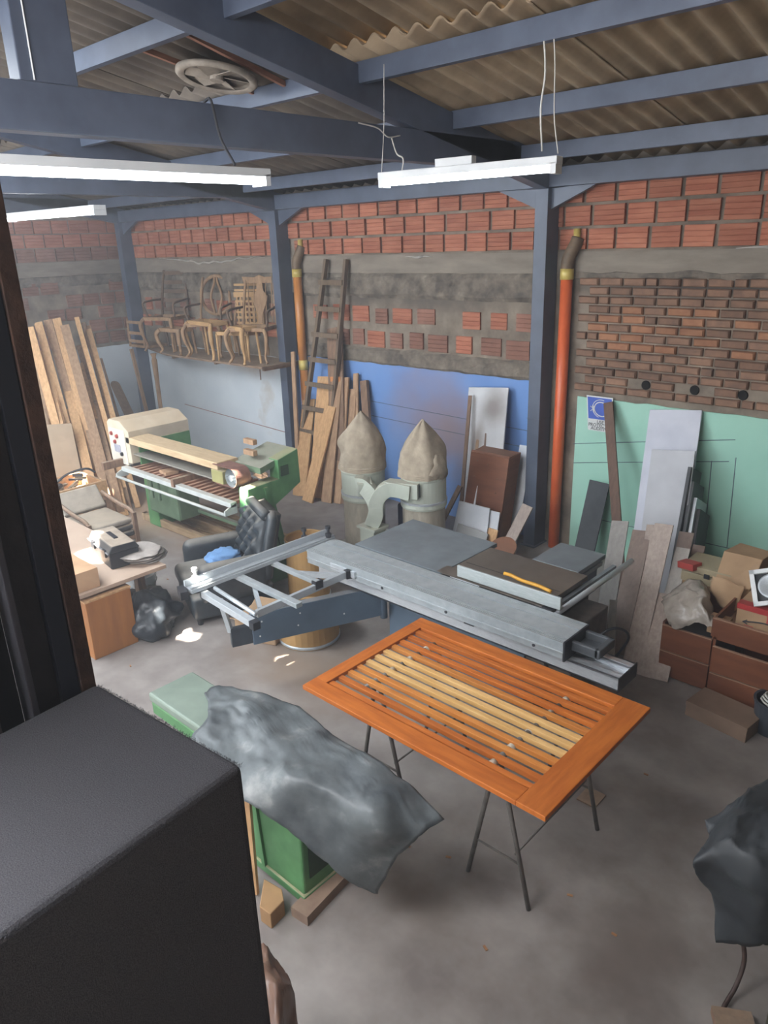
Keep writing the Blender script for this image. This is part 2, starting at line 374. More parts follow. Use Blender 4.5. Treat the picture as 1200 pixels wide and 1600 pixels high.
scratch((-11.0, YW-.016, .72), (-8.1, YW-.016, .60), .006, RED)
scratch((-4.9, YW-.02, .33), (-4.1, YW-.02, .30), .010)
scratch((-5.872, 6.805, 0.903), (-5.584, 6.805, 1.033), .006); scratch((-5.584, 6.805, 1.033), (-5.581, 6.805, 0.450), .006)

# ---------------- roof ----------------
ROOF = pm('lit_fibre_cement', '#83725d', '#a28e74', 3, .92, 0, .2, c3='#98876f', detail=8, rnd=.06)  # glow of lamp and roof gap is put into this lighter sheet colour
ROOFD = pm('darker_fibre_cement', '#5d5650', '#736a60', 3, .92, 0, .2, detail=8, rnd=.06)  # darker copy of the sheet colour, left bays and far slope
def zroof(y): return 4.78-.195*abs(y-1.9)
ceil = bpy.data.objects.new('ceiling', None); COL.objects.link(ceil); ceil['kind'] = 'structure'
PITCH = .177
HOLES = []
for (sx, sy, sz, rx, ry) in (((-6.244, 2.621, 0.740)+(.22, .16)), ((-9.138, 3.765, 0.750)+(.2, .15)), ((-5.570, 4.050, 0.850)+(.10, .10)), ((-4.42, 2.64, .90)+(.075, .06)), ((-5.288, 2.946, 0.000)+(.13, .07))):
    t = 3.2
    for _ in range(30):
        P_ = Vector((sx, sy, sz))-SUN*t; t += (zroof(P_.y)-P_.z)
    HOLES.append((P_.x, P_.y, rx, ry))
HOLES += [(-5.85, 2.56, .17, .13), (-5.6, 2.70, .05, .04), (-2.38, 3.98, .10, .035), (-2.02, 3.93, .08, .03), (-1.7, 3.9, .06, .03)]
def sheet(x0, y0, y1, lift, mat):
    x1 = x0+PITCH*5+.05; ny = 3; nx = 44
    hs = [h for h in HOLES if x0-.3 < h[0] < x1+.3 and y0-.3 < h[1] < y1+.3]
    if hs: ny = int((y1-y0)/.03)
    vs = []; fs = []
    for j in range(ny+1):
        y = y0+(y1-y0)*j/ny
        for i in range(nx+1):
            x = x0+(x1-x0)*i/nx
            vs.append((x, y, zroof(y)+.03+lift+.027*math.cos(2*math.pi*(x/PITCH))))
    for j in range(ny):
        for i in range(nx):
            cx = x0+(x1-x0)*(i+.5)/nx; cy = y0+(y1-y0)*(j+.5)/ny
            if any(((cx-h[0])/h[2])**2+((cy-h[1])/h[3])**2 < 1 for h in hs if h[2] > 0): continue
            a = j*(nx+1)+i; fs.append((a, a+1, a+nx+2, a+nx+1))
    m = MB().add(vs, fs); return m.build('roof_sheet', mat, ceil, smooth=True, solid=.007, rec=False)
for k in range(17):
    x0 = -12.35+k*PITCH*5; dx = random.uniform(-.01, .01)
    sheet(x0, 3.98, 7.0, 0+random.uniform(0, .004)+(k % 2)*.008, ROOF if k > 8 else ROOFD)
    sheet(x0+dx, 1.85, 4.16, .04+(k % 2)*.008, ROOF if k > 8 else ROOFD)
    sheet(x0, -1.0, 1.95, .03+(k % 2)*.008, ROOFD); sheet(x0+dx, -5.8, -.85, .0+(k % 2)*.008, ROOFD)
SKYM = bpy.data.materials.new('translucent_sheet'); SKYM.use_nodes = True; _n = SKYM.node_tree.nodes; _n.remove(_n['Principled BSDF']); _t = _n.new('ShaderNodeBsdfTranslucent'); _t.inputs[0].default_value = (.8, .85, .9, 1); SKYM.node_tree.links.new(_t.outputs[0], _n['Material Output'].inputs[0])
MB().box((-6.15, 2.35, zroof(2.56)+.10), (-5.5, 2.80, zroof(2.56)+.104)).build('skylight_pane', SKYM, ceil)
MB().box((-2.7, 3.78, zroof(4)+.13), (-1.5, 4.12, zroof(4)+.134)).build('skylight_pane', SKYM, ceil)
# ---------------- steel ----------------
def frame(x, lab, king=True, lite=False):
    t = thing('steel_portal_frame', lab, 'steel frame', (x, 6.72, 0))
    MB().box((x-.07, 6.58, 0), (x+.07, 6.80, 3.62)).build('column', STEEL, t, bev=.004)
    MB().box((x-.09, 6.55, 0), (x+.09, 6.81, .015)).build('base_plate', STEEL, t)
    MB().box((x-.075, 6.575, 1.42), (x+.075, 6.805, 1.424)).build('weld_seam', STEEL, t)
    m = MB(); zo = lambda y: zroof(y)
    for sgn in (1, -1):
        y0, y1 = 1.9, 1.9+sgn*4.88
        m.hexa([(x-.06, y0, zo(y0)-.20-.05), (x+.06, y0, zo(y0)-.25), (x+.06, y0, zo(y0)-.02), (x-.06, y0, zo(y0)-.02),
                (x-.06, y1, zo(y1)-.25), (x+.06, y1, zo(y1)-.25), (x+.06, y1, zo(y1)-.02), (x-.06, y1, zo(y1)-.02)])
    m.build('rafter', STEEL, t, bev=.004)
    MB().box((x-.06, -3.0, 3.76), (x+.06, 6.60, 3.98)).build('tie_beam', STEEL, t, bev=.006)
    if king: MB().box((x-.06, 1.80, 3.98), (x+.06, 2.09, 4.60)).build('king_post', STEEL, t, bev=.006)
    if king: MB().tube([(x+.066, 1.865, 3.985), (x+.066, 1.865, 4.6)], .004, 6).build('weld_seam', WHITEP, t)
    for s in (-1, 1):
        MB().prism([(x+s*.07, 6.64, 3.62), (x+s*.55, 6.64, 3.64), (x+s*.07, 6.64, 3.44)], (0, .05, 0)).build('brace', STEEL, t)
    return t
frame(-4.05, 'nearest blue-grey steel roof frame, its column beside the orange drain pipe')
frame(-8.05, 'blue-grey steel roof frame with column between the shelf of chairs and the wooden ladder', False)
frame(-12.02, 'dark steel roof frame with column in the far left corner behind the leaning post', False)
m = MB().box((XL, 6.60, 3.63), (2.5, 6.81, 3.80)); tag(m.build('eave_beam', STEEL, bev=.004), 'long dark steel beam along the top of the brick wall', 'steel beam')
PL = ['dark steel purlin above the brick wall, lowest of the roof purlins', 'steel purlin crossing the roof halfway between the wall and the hanging lamp', 'bright lit steel purlin from which the hanging fluorescent lamp is wired', 'steel purlin above the roof fan, running behind the king post', None]
for i, y in enumerate((6.15, 5.18, 4.14, 3.06)):
    z = zroof(y); m = MB().box((XL, y-.03, z-.13), (2.5, y+.03, z+.0)); o = m.build('steel_purlin', STEEL, bev=.003); tag(o, PL[i], 'steel beam')
# bolts hanging from purlins
# roof fan
t = thing('roof_fan', 'dusty round roof extractor fan between two wooden battens under the roof', 'fan', (-4.961, 3.660, 4.313))
FANM = pm('dusty_fan', '#7d746a', '#978d81', 10, .9)
c = Vector(t.location); c.z = zroof(c.y)-.09; Mt = Matrix.Rotation(math.atan(-.195), 3, 'X')
MB().lathe([(.23, -.015), (.27, -.03), (.29, -.015), (.29, .01), (.23, .01)], c, 32, False, False, Mt).build('fan_ring', FANM, t, smooth=True)
MB().lathe([(.05, -.03), (.05, .03)], c, 16, M=Mt).build('fan_hub', FANM, t)
for k in range(6):
    a = k*math.pi/3; d = Mt @ Vector((math.cos(a), math.sin(a), 0)); e = Mt @ Vector((-math.sin(a), math.cos(a), .3))
    MB().plank(c+d*.05, c+d*.22, e, .10, .005).build('fan_blade', FANM, t)
MB().lathe([(.25, .012), (.25, .02)], c, 32, M=Mt).build('fan_back', pm('fan_back', '#5f574f', '#70675e', 8, .9), t)
BAT = pm('red_batten', '#7b5443', '#8f6652', 5, .8, st=(6, .8, 6))
for lab, a, b in (('thin wooden batten under the roof, on the right of the fan', (-4.625, 3.120, 4.426), (-4.777, 4.250, 4.248)), ('thin wooden batten under the roof, on the left of the fan', (-5.177, 3.120, 4.423), (-5.135, 4.120, 4.235))):
    a = Vector(a); b = Vector(b); a.z = zroof(a.y)-.03; b.z = zroof(b.y)-.03
    tag(MB().beam(a, b, .03, .035).build('roof_batten', BAT), lab, 'batten')
# ---------------- drain pipes ----------------
def pipe(x, y, label, hexa, hexb, split):
    PM = pm('pvc_'+hexa, hexa, hexb, 6, .35, bump=.02); YC = pm('yellow_pvc', '#b9a254', '#c9b466', 10, .4, bump=0); EL = pm('old_elbow', '#5e4c3a', '#77624b', 10, .6)
    t = thing('drain_pipe', label, 'pipe', (x, y, 0)); r = .058
    MB().tube([(x, y, 0), (x, y, split)], r, 20).build('pipe_section', PM, t, smooth=True)
    MB().tube([(x, y, split+.07), (x, y, 2.84)], r, 20).build('pipe_section', PM, t, smooth=True)
    MB().tube([(x, y, split-.03), (x, y, split+.10)], r+.006, 20).build('coupling', YC, t, smooth=True)
    MB().tube([(x, y, 2.80), (x, y, 2.90)], r+.008, 20).build('coupling', YC, t, smooth=True)
    MB().tube(cat([(x, y, 2.89), (x+.005, y, 2.98), (x+.03, y+.01, 3.05), (x+.06, y+.03, 3.12), (x+.07, y+.05, 3.17)], 4), r+.004, 20).build('elbow', EL, t, smooth=True)
    MB().tube([(x+.07, y+.03, 3.12), (x+.07, y+.03, 3.26)], .034, 14).build('upper_coupling', YC, t, smooth=True)
    return t
pipe(-3.83, 6.735, 'orange drain pipe with a brown elbow beside the column, between blue and mint walls', '#cc5a30', '#d66a3e', -.2)
pipe(-7.80, 6.735, 'faded orange drain pipe with yellow couplings behind the wooden ladder', '#b4753a', '#c28145', 1.62)
# ---------------- lamps ----------------
TUBE = emit('tube_glow', '#f4f8ff', 22); HOUS = pm('white_lamp_housing', '#c9cccd', '#d6d8d8', 6, .5)
def lamp(label, p, q, wd=.10, wires=(), ballast=False, drop=.05):
    p, q = Vector(p), Vector(q); d = (q-p).normalized(); _, s, u = ortho(d)
    t = thing('fluorescent_lamp', label, 'lamp', tuple((p+q)/2))
    MB().beam(p, q, wd, .045).build('housing', HOUS, t, bev=.004)
    for k in (-1, 1):
        o = s*(k*wd*.27)-u*.045
        MB().tube([p+d*.04+o, q-d*.04+o], .014, 10).build('tube', TUBE, t, smooth=True)
    for e, k in ((p, 1), (q, -1)): MB().beam(e+d*(k*.005)-u*.04, e+d*(k*.04)-u*.04, wd, .06).build('lamp_holder', HOUS, t)
    if ballast: c = p+(q-p)*.45+u*.045; MB().beam(c-d*.13, c+d*.13, .06, .05).build('ballast', HOUS, t, bev=.004)
    return t
L1 = lamp('long fluorescent lamp hanging under the deep tie beam at the upper left', (-3.78, 1.20, 3.60), (-3.78, 3.06, 3.60), .13)
L2 = lamp('bare fluorescent lamp hung on twisted wires in front of the brick wall', (-3.640, 3.930, 3.603), (-2.413, 4.100, 3.604), .09, ballast=True)
L3 = lamp('twin-tube fluorescent lamp far left, beside the dark door frame', (-9.45, 3.85, 3.62), (-7.30, 3.85, 3.60), .13)
#L4 = lamp('far fluorescent lamp seen as a bright strip under the rear tie beam', (-8.02, 4.0, 3.66), (-8.02, 4.7, 3.68), .08)
def wire(nm, pts, r, label):
    return tag(MB().tube(cat(pts, 5), r, 6).build(nm, WIRE, smooth=True), label, 'wire')
wire('lamp_wire', [(-2.572, 4.120, 4.323), (-2.537, 4.110, 4.070), (-2.551, 4.100, 3.880), (-2.526, 4.090, 3.660)], .006, 'thicker white wire holding the right end of the hanging lamp')
wire('lamp_wire', [(-2.508, 4.120, 4.323), (-2.477, 4.110, 4.092), (-2.462, 4.100, 3.837), (-2.427, 4.100, 3.639)], .004, 'thin looped wire at the far right end of the hanging lamp')
wire('lamp_wire', [(-3.645, 3.990, 4.259), (-3.631, 3.960, 3.929), (-3.632, 3.940, 3.741), (-3.639, 3.930, 3.626)], .003, 'thin dark wire holding the left end of the hanging lamp')
wire('lamp_wire', [(-3.980, 4.081, 3.971), (-3.960, 4.251, 3.949), (-3.950, 4.344, 3.898), (-3.950, 4.474, 3.915)], .005, 'white cable draped over the end of the tie beam')
wire('lamp_wire', [(-3.595, 3.990, 3.830), (-3.536, 3.970, 3.733), (-3.473, 3.960, 3.697), (-3.477, 3.950, 3.622)], .005, 'knotted pale wire above the left end of the hanging lamp')
tag(MB().tube(cat([(-3.80, 2.87, 3.64), (-3.93, 2.88, 3.80), (-3.97, 2.87, 3.99), (-4.08, 2.9, 4.0)], 4), .008, 8).build('lamp_cable', pm('black_cable', '#27282c', '#33343a', 5, .6, bump=0)), 'dark cable looped over the tie beam above the long lamp', 'cable')

# ================= FOREGROUND =================
CARP = pm('charcoal_carpet', '#4b4b50', '#666569', 420, .98, 0, .7, st=(1, 1, 1), mid=(.34, .66), detail=4, spec=.1, dist=.002)
t = thing('carpeted_box', 'large charcoal carpet-covered box in the near foreground', 'box', (-1.22, -.2, 1.0), R(5), local=True)
m = MB().box((-.17, -1.2, .0), (.312, .812, 1.30)); b = m.build('carpet_cover', CARP, t, bev=.018, seg=4)
# fuzzy pile standing along the edges
def fuzz(mb, p, q, n, L, spread):
    p, q = Vector(p), Vector(q)
    for _ in range(n):
        c = p.lerp(q, random.random())+Vector([random.uniform(-.003, .003) for _ in range(3)])
        d = Vector((random.uniform(-1, 1), random.uniform(-1, 1), random.uniform(-.2, 1)))*spread; e = c+d*L
        k = Vector((.0006, .0006, 0)); mb.add([c-k, c+k, e], [(0, 1, 2)])
m = MB(); fuzz(m, (.307, -.7, 1.295), (.307, .807, 1.295), 1500, .005, 1); fuzz(m, (-.165, .807, 1.295), (.307, .807, 1.295), 900, .005, 1)
o = m.build('carpet_fibre', CARP, t, rec=False); o['kind'] = 'stuff'
DECK = pm('deck_board', '#4d4642', '#5d554f', 6, .85)
m = MB().box((-4.2, -3.0, .92), (-1.05, .5, 1.0)); struct(m.build('trim_1', DECK))
for i, (x, y) in enumerate(((-4.1, .4), (-4.1, -2.9), (-1.5, -2.9), (-1.6, .3))):
    pass
# dark door frame standing behind the carpeted box
FR = thing('steel_door_frame', 'dark navy and rust-brown door frame upright at the left edge', 'door frame', (-1.47, .55, 1.0))
NAVY = pm('navy_gloss', '#262a36', '#2f3442', 4, .35, bump=.03); DKB = pm('dark_brown_frame', '#251f20', '#312a2a', 14, .6, bump=.1); MAR = pm('dark_maroon', '#2a1c1e', '#352426', 6, .6)
def slab(nm, y0, y1, mat, x0=-1.56, x1=-1.462, z1=4.4): MB().box((x0, y0, 1.0), (x1, y1, z1)).build(nm, mat, FR, bev=.002)
slab('rust_edge', .562, .594, RUST, -1.50, -1.466); slab('navy_face', .520, .560, NAVY, -1.55, -1.472); slab('brown_rebate', .468, .518, DKB, -1.56, -1.482)
slab('grey_bead', .452, .466, pm('grey_bead', '#4c4a50', '#5a585e', 8, .5), -1.53, -1.464); slab('inner_gap', .395, .45, HOLE_SHADE, -1.58, -1.52); slab('maroon_leaf', .0, .393, MAR, -1.55, -1.485)

# ================= BED SLAT FRAME ON TRESTLES =================
ORW = pm('varnished_orange_wood', '#a4561d', '#bd6c2b', 4, .5, 0, .03, st=(1, 8, 8), rnd=.10, spec=.3)
ORWY = pm('varnished_rail', '#a5571e', '#bc6b2a', 4, .5, 0, .03, st=(8, 1, 8), rnd=.06, spec=.3)
PALE = pm('pale_slat', '#c99c5c', '#d8b075', 4, .45, 0, .03, st=(1, 8, 8), rnd=.05)
MIDW = pm('light_orange_slat', '#b8702f', '#c9853f', 4, .4, 0, .03, st=(1, 8, 8), rnd=.08)
t = thing('slatted_bed_base', 'varnished orange slatted wooden bed base lying flat on two trestles', 'bed base', (-2.05, 2.8, .855))
X0, X1, Y0, Y1, Z0 = -2.82, -1.262, 2.268, 3.30, .855
MB().box((X0, Y0, Z0), (X1-.15, Y0+.105, Z0+.028)).build('side_rail', ORW, t, bev=.004)
MB().box((X0, Y1-.105, Z0), (X1-.15, Y1, Z0+.028)).build('side_rail', ORW, t, bev=.004)
MB().box((X0, Y0+.105, Z0), (X0+.085, Y1-.105, Z0+.028)).build('end_rail', ORWY, t, bev=.004)
MB().box((X1-.15, Y0, Z0), (X1, Y1, Z0+.0285)).build('end_rail', ORWY, t, bev=.004)
ns = 11; a0 = Y0+.14; a1 = Y1-.14
for i in range(ns):
    y = a0+(a1-a0)*i/(ns-1); mt = PALE if i in (4, 5, 6) else (MIDW if i in (2, 3, 7) else ORW)
    MB().box((X0+.075, y-.0165, Z0-.012), (X1-.145, y+.0165, Z0+.016)).build('slat', mt, t, bev=.0015)
PIPE = pm('trestle_pipe', '#5f5a56', '#75706a', 18, .6, .4)
def trestle(xc, label, y0=2.50, y1=3.22):
    t = thing('trestle', label, 'trestle', (xc, (y0+y1)/2, 0))
    for y in (y0, y1):
        for s in (-1, 1):
            MB().tube([(xc+s*.012, y, .838), (xc+s*.19, y+.02, 0)], .0125, 10).build('leg', PIPE, t, smooth=True)
        MB().tube([(xc-.13, y+.012, .26), (xc+.13, y+.012, .26)], .006, 8).build('spreader', PIPE, t, smooth=True)
    MB().tube([(xc, y0-.12, .838), (xc, y1+.08, .838)], .017, 12).build('top_bar', PIPE, t, smooth=True)
    for y in [y0-.05+k*.17 for k in range(5)]: MB().tube([(xc, y-.025, .838), (xc, y+.025, .838)], .022, 12).build('wrap', pm('tape_wrap', '#a59a8a', '#b8ad9c', 20, .9), t, smooth=True)
    MB().tube([(xc+.1, y0+.02, .30), (xc+.1, y1+.02, .30)], .006, 8).build('lower_bar', PIPE, t, smooth=True)
trestle(-1.66, 'pipe trestle under the right end of the slatted bed base'); trestle(-2.58, 'pipe trestle under the left end of the slatted bed base', 2.62, 3.24)

# ================= PANEL SAW =================
SG = pm('saw_blue_grey', '#4a5b6c', '#566879', 4, .45, bump=.03, dust=.3)
t = thing('panel_saw', 'large sliding table panel saw in grey aluminium and blue-grey steel, mid workshop', 'saw', (-3.2, 4.0, 0))
MB().box((-3.75, 3.98, .03), (-2.45, 4.62, .80)).build('cabinet', SG, t, bev=.01)
MB().box((-3.45, 3.72, .70), (-2.2, 3.98, .755)).build('under_bracket', SG, t, bev=.004)
MB().box((-2.9, 4.0, .05), (-2.3, 4.6, .78)).build('motor_bay', pm('dusty_motor_bay', '#4b4440', '#625952', 8, .8), t, bev=.01)
for x, y in ((-3.72, 4.02), (-2.35, 4.02), (-3.72, 4.58), (-2.35, 4.58)): MB().lathe([(.04, 0), (.04, .03)], (x, y, 0), 12).build('foot', BLACK, t)
# fixed beam
m = MB().box((-4.2, 3.645, .66), (-1.60, 3.66, .745)); m.box((-4.2, 3.645, .66), (-1.60, 3.87, .672)); m.box((-4.2, 3.86, .66), (-1.60, 3.875, .745)); m.box((-4.2, 3.645, .735), (-1.6, 3.70, .745)); m.box((-4.2, 3.82, .735), (-1.6, 3.875, .745)); m.box((-4.2, 3.745, .672), (-1.6, 3.765, .715))
m.build('guide_beam', pm('bright_aluminium', '#b9bfc4', '#ccd1d5', 30, .28, .5, 0, st=(1, 10, 10)), t, bev=.002)
MB().box((-1.600, 3.64, .655), (-1.594, 3.88, .75)).build('beam_cap', BLACK, t)
# sliding table with T-slots and ribs
XA, XB = -4.28, -1.945
prof = [(3.60, .765), (3.60, .80), (3.593, .803), (3.593, .812), (3.60, .815), (3.60, .862), (3.594, .865), (3.594, .88), (3.606, .88), (3.606, .874), (3.612, .874), (3.612, .88), (3.622, .88), (3.622, .872), (3.630, .872), (3.630, .88), (3.645, .88),
        (3.645, .874), (3.655, .874), (3.655, .88), (3.79, .88), (3.79, .872), (3.805, .872), (3.805, .88), (3.87, .88), (3.87, .877), (3.875, .877), (3.875, .88), (3.905, .88), (3.905, .868), (3.88, .866), (3.88, .765)]
MB().prism([(XA, y, z) for y, z in prof], (XB-XA, 0, 0)).build('sliding_table', ALUD, t)
for x in (-3.45, -2.85, -2.15): MB().lathe([(.011, 0), (.011, .006)], (x, 3.6, .79), 12, M=Matrix.Rotation(R(90), 3, 'X')).build('slot_knob', BLACK, t)
MB().box((-2.72, 3.63, .735), (-2.64, 3.665, .76)).build('stop_block', BLACK, t); MB().box((XB, 3.598, .75), (XB+.012, 3.895, .885)).build('end_cap', BLACK, t)
m = MB().box((XB+.01, 3.68, .80), (XB+.19, 3.71, .86)); m.box((XB+.01, 3.85, .80), (XB+.19, 3.88, .86)); m.box((XB+.16, 3.68, .80), (XB+.20, 3.88, .86)); m.box((XB+.01, 3.68, .795), (XB+.19, 3.88, .81))
m.build('push_handle', pm('dark_grey_handle', '#3f4347', '#4c5054', 8, .5), t, bev=.008)
# main tables
MB().box((-4.06, 3.93, .845), (-3.16, 4.66, .88)).build('extension_table', CAST, t, bev=.004)
DT = pm('browned_saw_table', '#57504b', '#6a625b', 5, .35, .4, .05, dust=.15)
MB().box((-3.155, 3.93, .84), (-2.30, 4.56, .878)).build('main_table', DT, t, bev=.004)
MB().box((-3.13, 4.20, .878), (-2.32, 4.205, .8795)).build('table_joint', BLACK, t)
MB().box((-2.77, 4.565, .845), (-2.38, 4.99, .88)).build('outfeed_table', CAST, t, bev=.004)
MB().box((-2.77, 4.53, .80), (-2.38, 4.95, .835)).build('outfeed_table_rib', CAST, t, bev=.004)
MB().box((-2.7, 4.5, .60), (-2.4, 4.9, .81)).build('outfeed_bracket', SG, t)
MB().tube([(-2.22, 3.90, .83), (-2.22, 5.10, .83)], .021, 14).build('fence_rail', ALU, t, smooth=True)
MB().box((-2.30, 3.95, .79), (-2.27, 4.95, .83)).build('fence_rail_bar', CAST, t)
FEN = pm('fence_aluminium', '#a2aaa9', '#b4bbba', 14, .4, .3, .02, st=(1, 9, 9))
m = MB().box((-3.02, 3.945, .885), (-2.17, 3.962, .975)); m.box((-3.02, 3.962, .885), (-2.17, 3.99, .90)); m.build('rip_fence', FEN, t, bev=.003)
MB().box((-3.13, 3.905, .869), (-2.35, 3.925, .879)).build('blade_slot', HOLE_SHADE, t)
MB().box((-3.06, 3.912, .879), (-2.80, 3.918, .884)).build('riving_plate', ALU, t); MB().box((-2.36, 3.92, .80), (-2.22, 3.99, .875)).build('fence_clamp', BLACK, t, bev=.01)
MB().box((-3.2, 3.93, .8785), (-3.02, 4.06, .8815)).build('insert_plate', DT, t)
o = MB().tube(cat([(-2.66, 4.02, .985), (-2.60, 4.01, .993), (-2.50, 4.0, .985), (-2.36, 3.985, .992), (-2.26, 3.975, .985)], 5), .013, 8).build('push_stick', pm('yellow_push_stick', '#c08a20', '#d09a30', 8, .45, bump=.02), None, smooth=True)
tag(o, 'yellow curved push stick lying on the rip fence of the saw', 'push stick')
# cross-cut frame (aluminium ladder with long fence)
A = Vector((-4.40, 2.56, .87)); B = Vector((-4.34, 3.93, .87))
m = MB().beam(A, B, .10, .03); m.beam(A+Vector((-.045, 0, .035)), B+Vector((-.045, 0, .035)), .018, .06); m.beam(A+Vector((.03, 0, .02)), B+Vector((.03, 0, .02)), .02, .02)
m.build('crosscut_fence', ALU, t, bev=.003)
MB().beam((-4.36, 2.66, .82), (-3.72, 2.61, .82), .05, .05).build('frame_bar', ALU, t, bev=.003)
MB().beam((-3.715, 2.605, .82), (-3.66, 2.60, .82), .056, .056).build('bar_cap', BLACK, t)
MB().tube([(-4.30, 2.72, .86), (-3.74, 2.655, .86)], .016, 12).build('roller', ALU, t, smooth=True)
MB().beam((-3.82, 2.72, .81), (-3.80, 3.58, .81), .03, .055).build('frame_bar', ALU, t, bev=.003)
MB().beam((-4.55, 2.98, .845), (-3.63, 2.95, .845), .055, .035).build('frame_bar', ALUD, t, bev=.003)
MB().beam((-4.35, 3.30, .845), (-3.80, 3.28, .845), .04, .035).build('frame_bar', ALUD, t, bev=.003)
MB().beam((-4.30, 3.64, .815), (-3.72, 3.60, .815), .04, .055).build('frame_bar', ALU, t, bev=.003)
MB().beam((-4.18, 2.98, .80), (-3.88, 2.80, .79), .03, .04).build('frame_brace', ALU, t); MB().beam((-4.15, 3.34, .80), (-3.84, 3.52, .80), .03, .04).build('frame_brace', ALU, t)
MB().beam((-3.80, 3.56, .81), (-3.78, 3.62, .81), .05, .065).build('bar_cap', BLACK, t); MB().beam((-3.815, 3.25, .83), (-3.81, 3.32, .83), .05, .06).build('bar_cap', BLACK, t)
MB().beam((-4.43, 2.50, .86), (-4.41, 2.55, .86), .13, .06).build('fence_end', BLACK, t)
for y, x in ((2.66, -4.45), (3.70, -4.42), (3.86, -4.30)):
    k = MB().lathe([(.022, 0), (.026, .02), (.026, .035), (.012, .04), (.012, .07), (.022, .075), (.022, .10)], (x, y, .90), 14).build('stop_clamp', BLACK if y > 3 else WHITEP, t, smooth=False)
MB().beam((-4.22, 2.70, .80), (-4.27, 2.79, .48), .035, .03).build('support_strut', ALU, t)
# swing arm
P1 = Vector((-4.20, 2.93, .475)); P2 = Vector((-3.76, 3.92, .475))
MB().beam(P1, P2, .07, .26).build('swing_arm', SG, t, bev=.006)
MB().beam(P1-(P2-P1).normalized()*.16+Vector((0, 0, -.04)), P1+Vector((0, 0, -.04)), .055, .15).build('arm_extension', pm('dark_arm', '#2c3238', '#363d44', 8, .5), t, bev=.004)
MB().tube([(-3.74, 3.91, .32), (-3.74, 3.91, .64)], .03, 14).build('hinge', SG, t, smooth=True)
dd = (P2-P1).normalized(); sd = Vector((dd.y, -dd.x, 0))
for f, z in ((.05, .41), (.35, .53), (.33, .43), (.68, .44), (.07, .53)): MB().tube([P1+(P2-P1)*f+sd*.033+Vector((0, 0, z-.475)), P1+(P2-P1)*f+sd*.038+Vector((0, 0, z-.475))], .007, 8).build('rivet', WHITEP, t)
MB().tube(cat([(-2.2, 4.35, .1), (-2.1, 4.3, .5), (-2.0, 4.4, .62), (-1.95, 4.55, .5), (-2.1, 4.6, .2), (-2.2, 4.5, .02)], 5), .010, 8).build('power_hose', BLACK, t, smooth=True)
MB().box((-2.30, 4.05, .10), (-2.12, 4.55, .70)).build('side_box', pm('dusty_motor_bay', '#4b4440', '#625952'), t, bev=.01)

# ================= FIBRE DRUMS =================
DR = pm('kraft_drum', '#a8834f', '#b9935f', 4, .7, bump=.04)
def drum(label, x, y, z0, r, h, name='fibre_drum'):
    t = thing(name, label, 'drum', (x, y, z0))
    MB().lathe([(r, z0), (r, z0+h), (r-.008, z0+h), (r-.008, z0+.02)], (x, y, 0), 32, True, True).build('drum_wall', DR, t, smooth=False)
    for z in (z0+.006, z0+h-.035): MB().lathe([(r+.001, z), (r+.007, z+.006), (r+.007, z+.024), (r+.001, z+.03)], (x, y, 0), 32, False, False).build('steel_hoop', ALU, t, smooth=True)
    MB().lathe([(r+.004, z0+h-.005), (r+.008, z0+h+.003), (r, z0+h+.01), (r-.012, z0+h)], (x, y, 0), 32, False, False).build('rim', DR, t, smooth=True)
    return t
drum('open brown fibre drum with a steel rim standing behind the saw fence', -5.02, 4.22, 0, .20, .60)
drum('short wide brown drum lid-down under the cross-cut frame of the saw', -4.42, 3.68, 0, .26, .24)
t = thing('cardboard_carton', 'open crumpled cardboard carton between the drum and the saw arm', 'box', (-4.75, 3.45, 0), R(20), local=True)
MB().box((-.2, -.15, 0), (.2, .15, .2)).build('carton_body', KRAFT, t, bev=.01)
for s in (-1, 1): MB().plank((-.2, s*.15, .2), (.2, s*.15, .2), (0, s*.9, .45), .16, .006).build('flap', KRAFT, t)

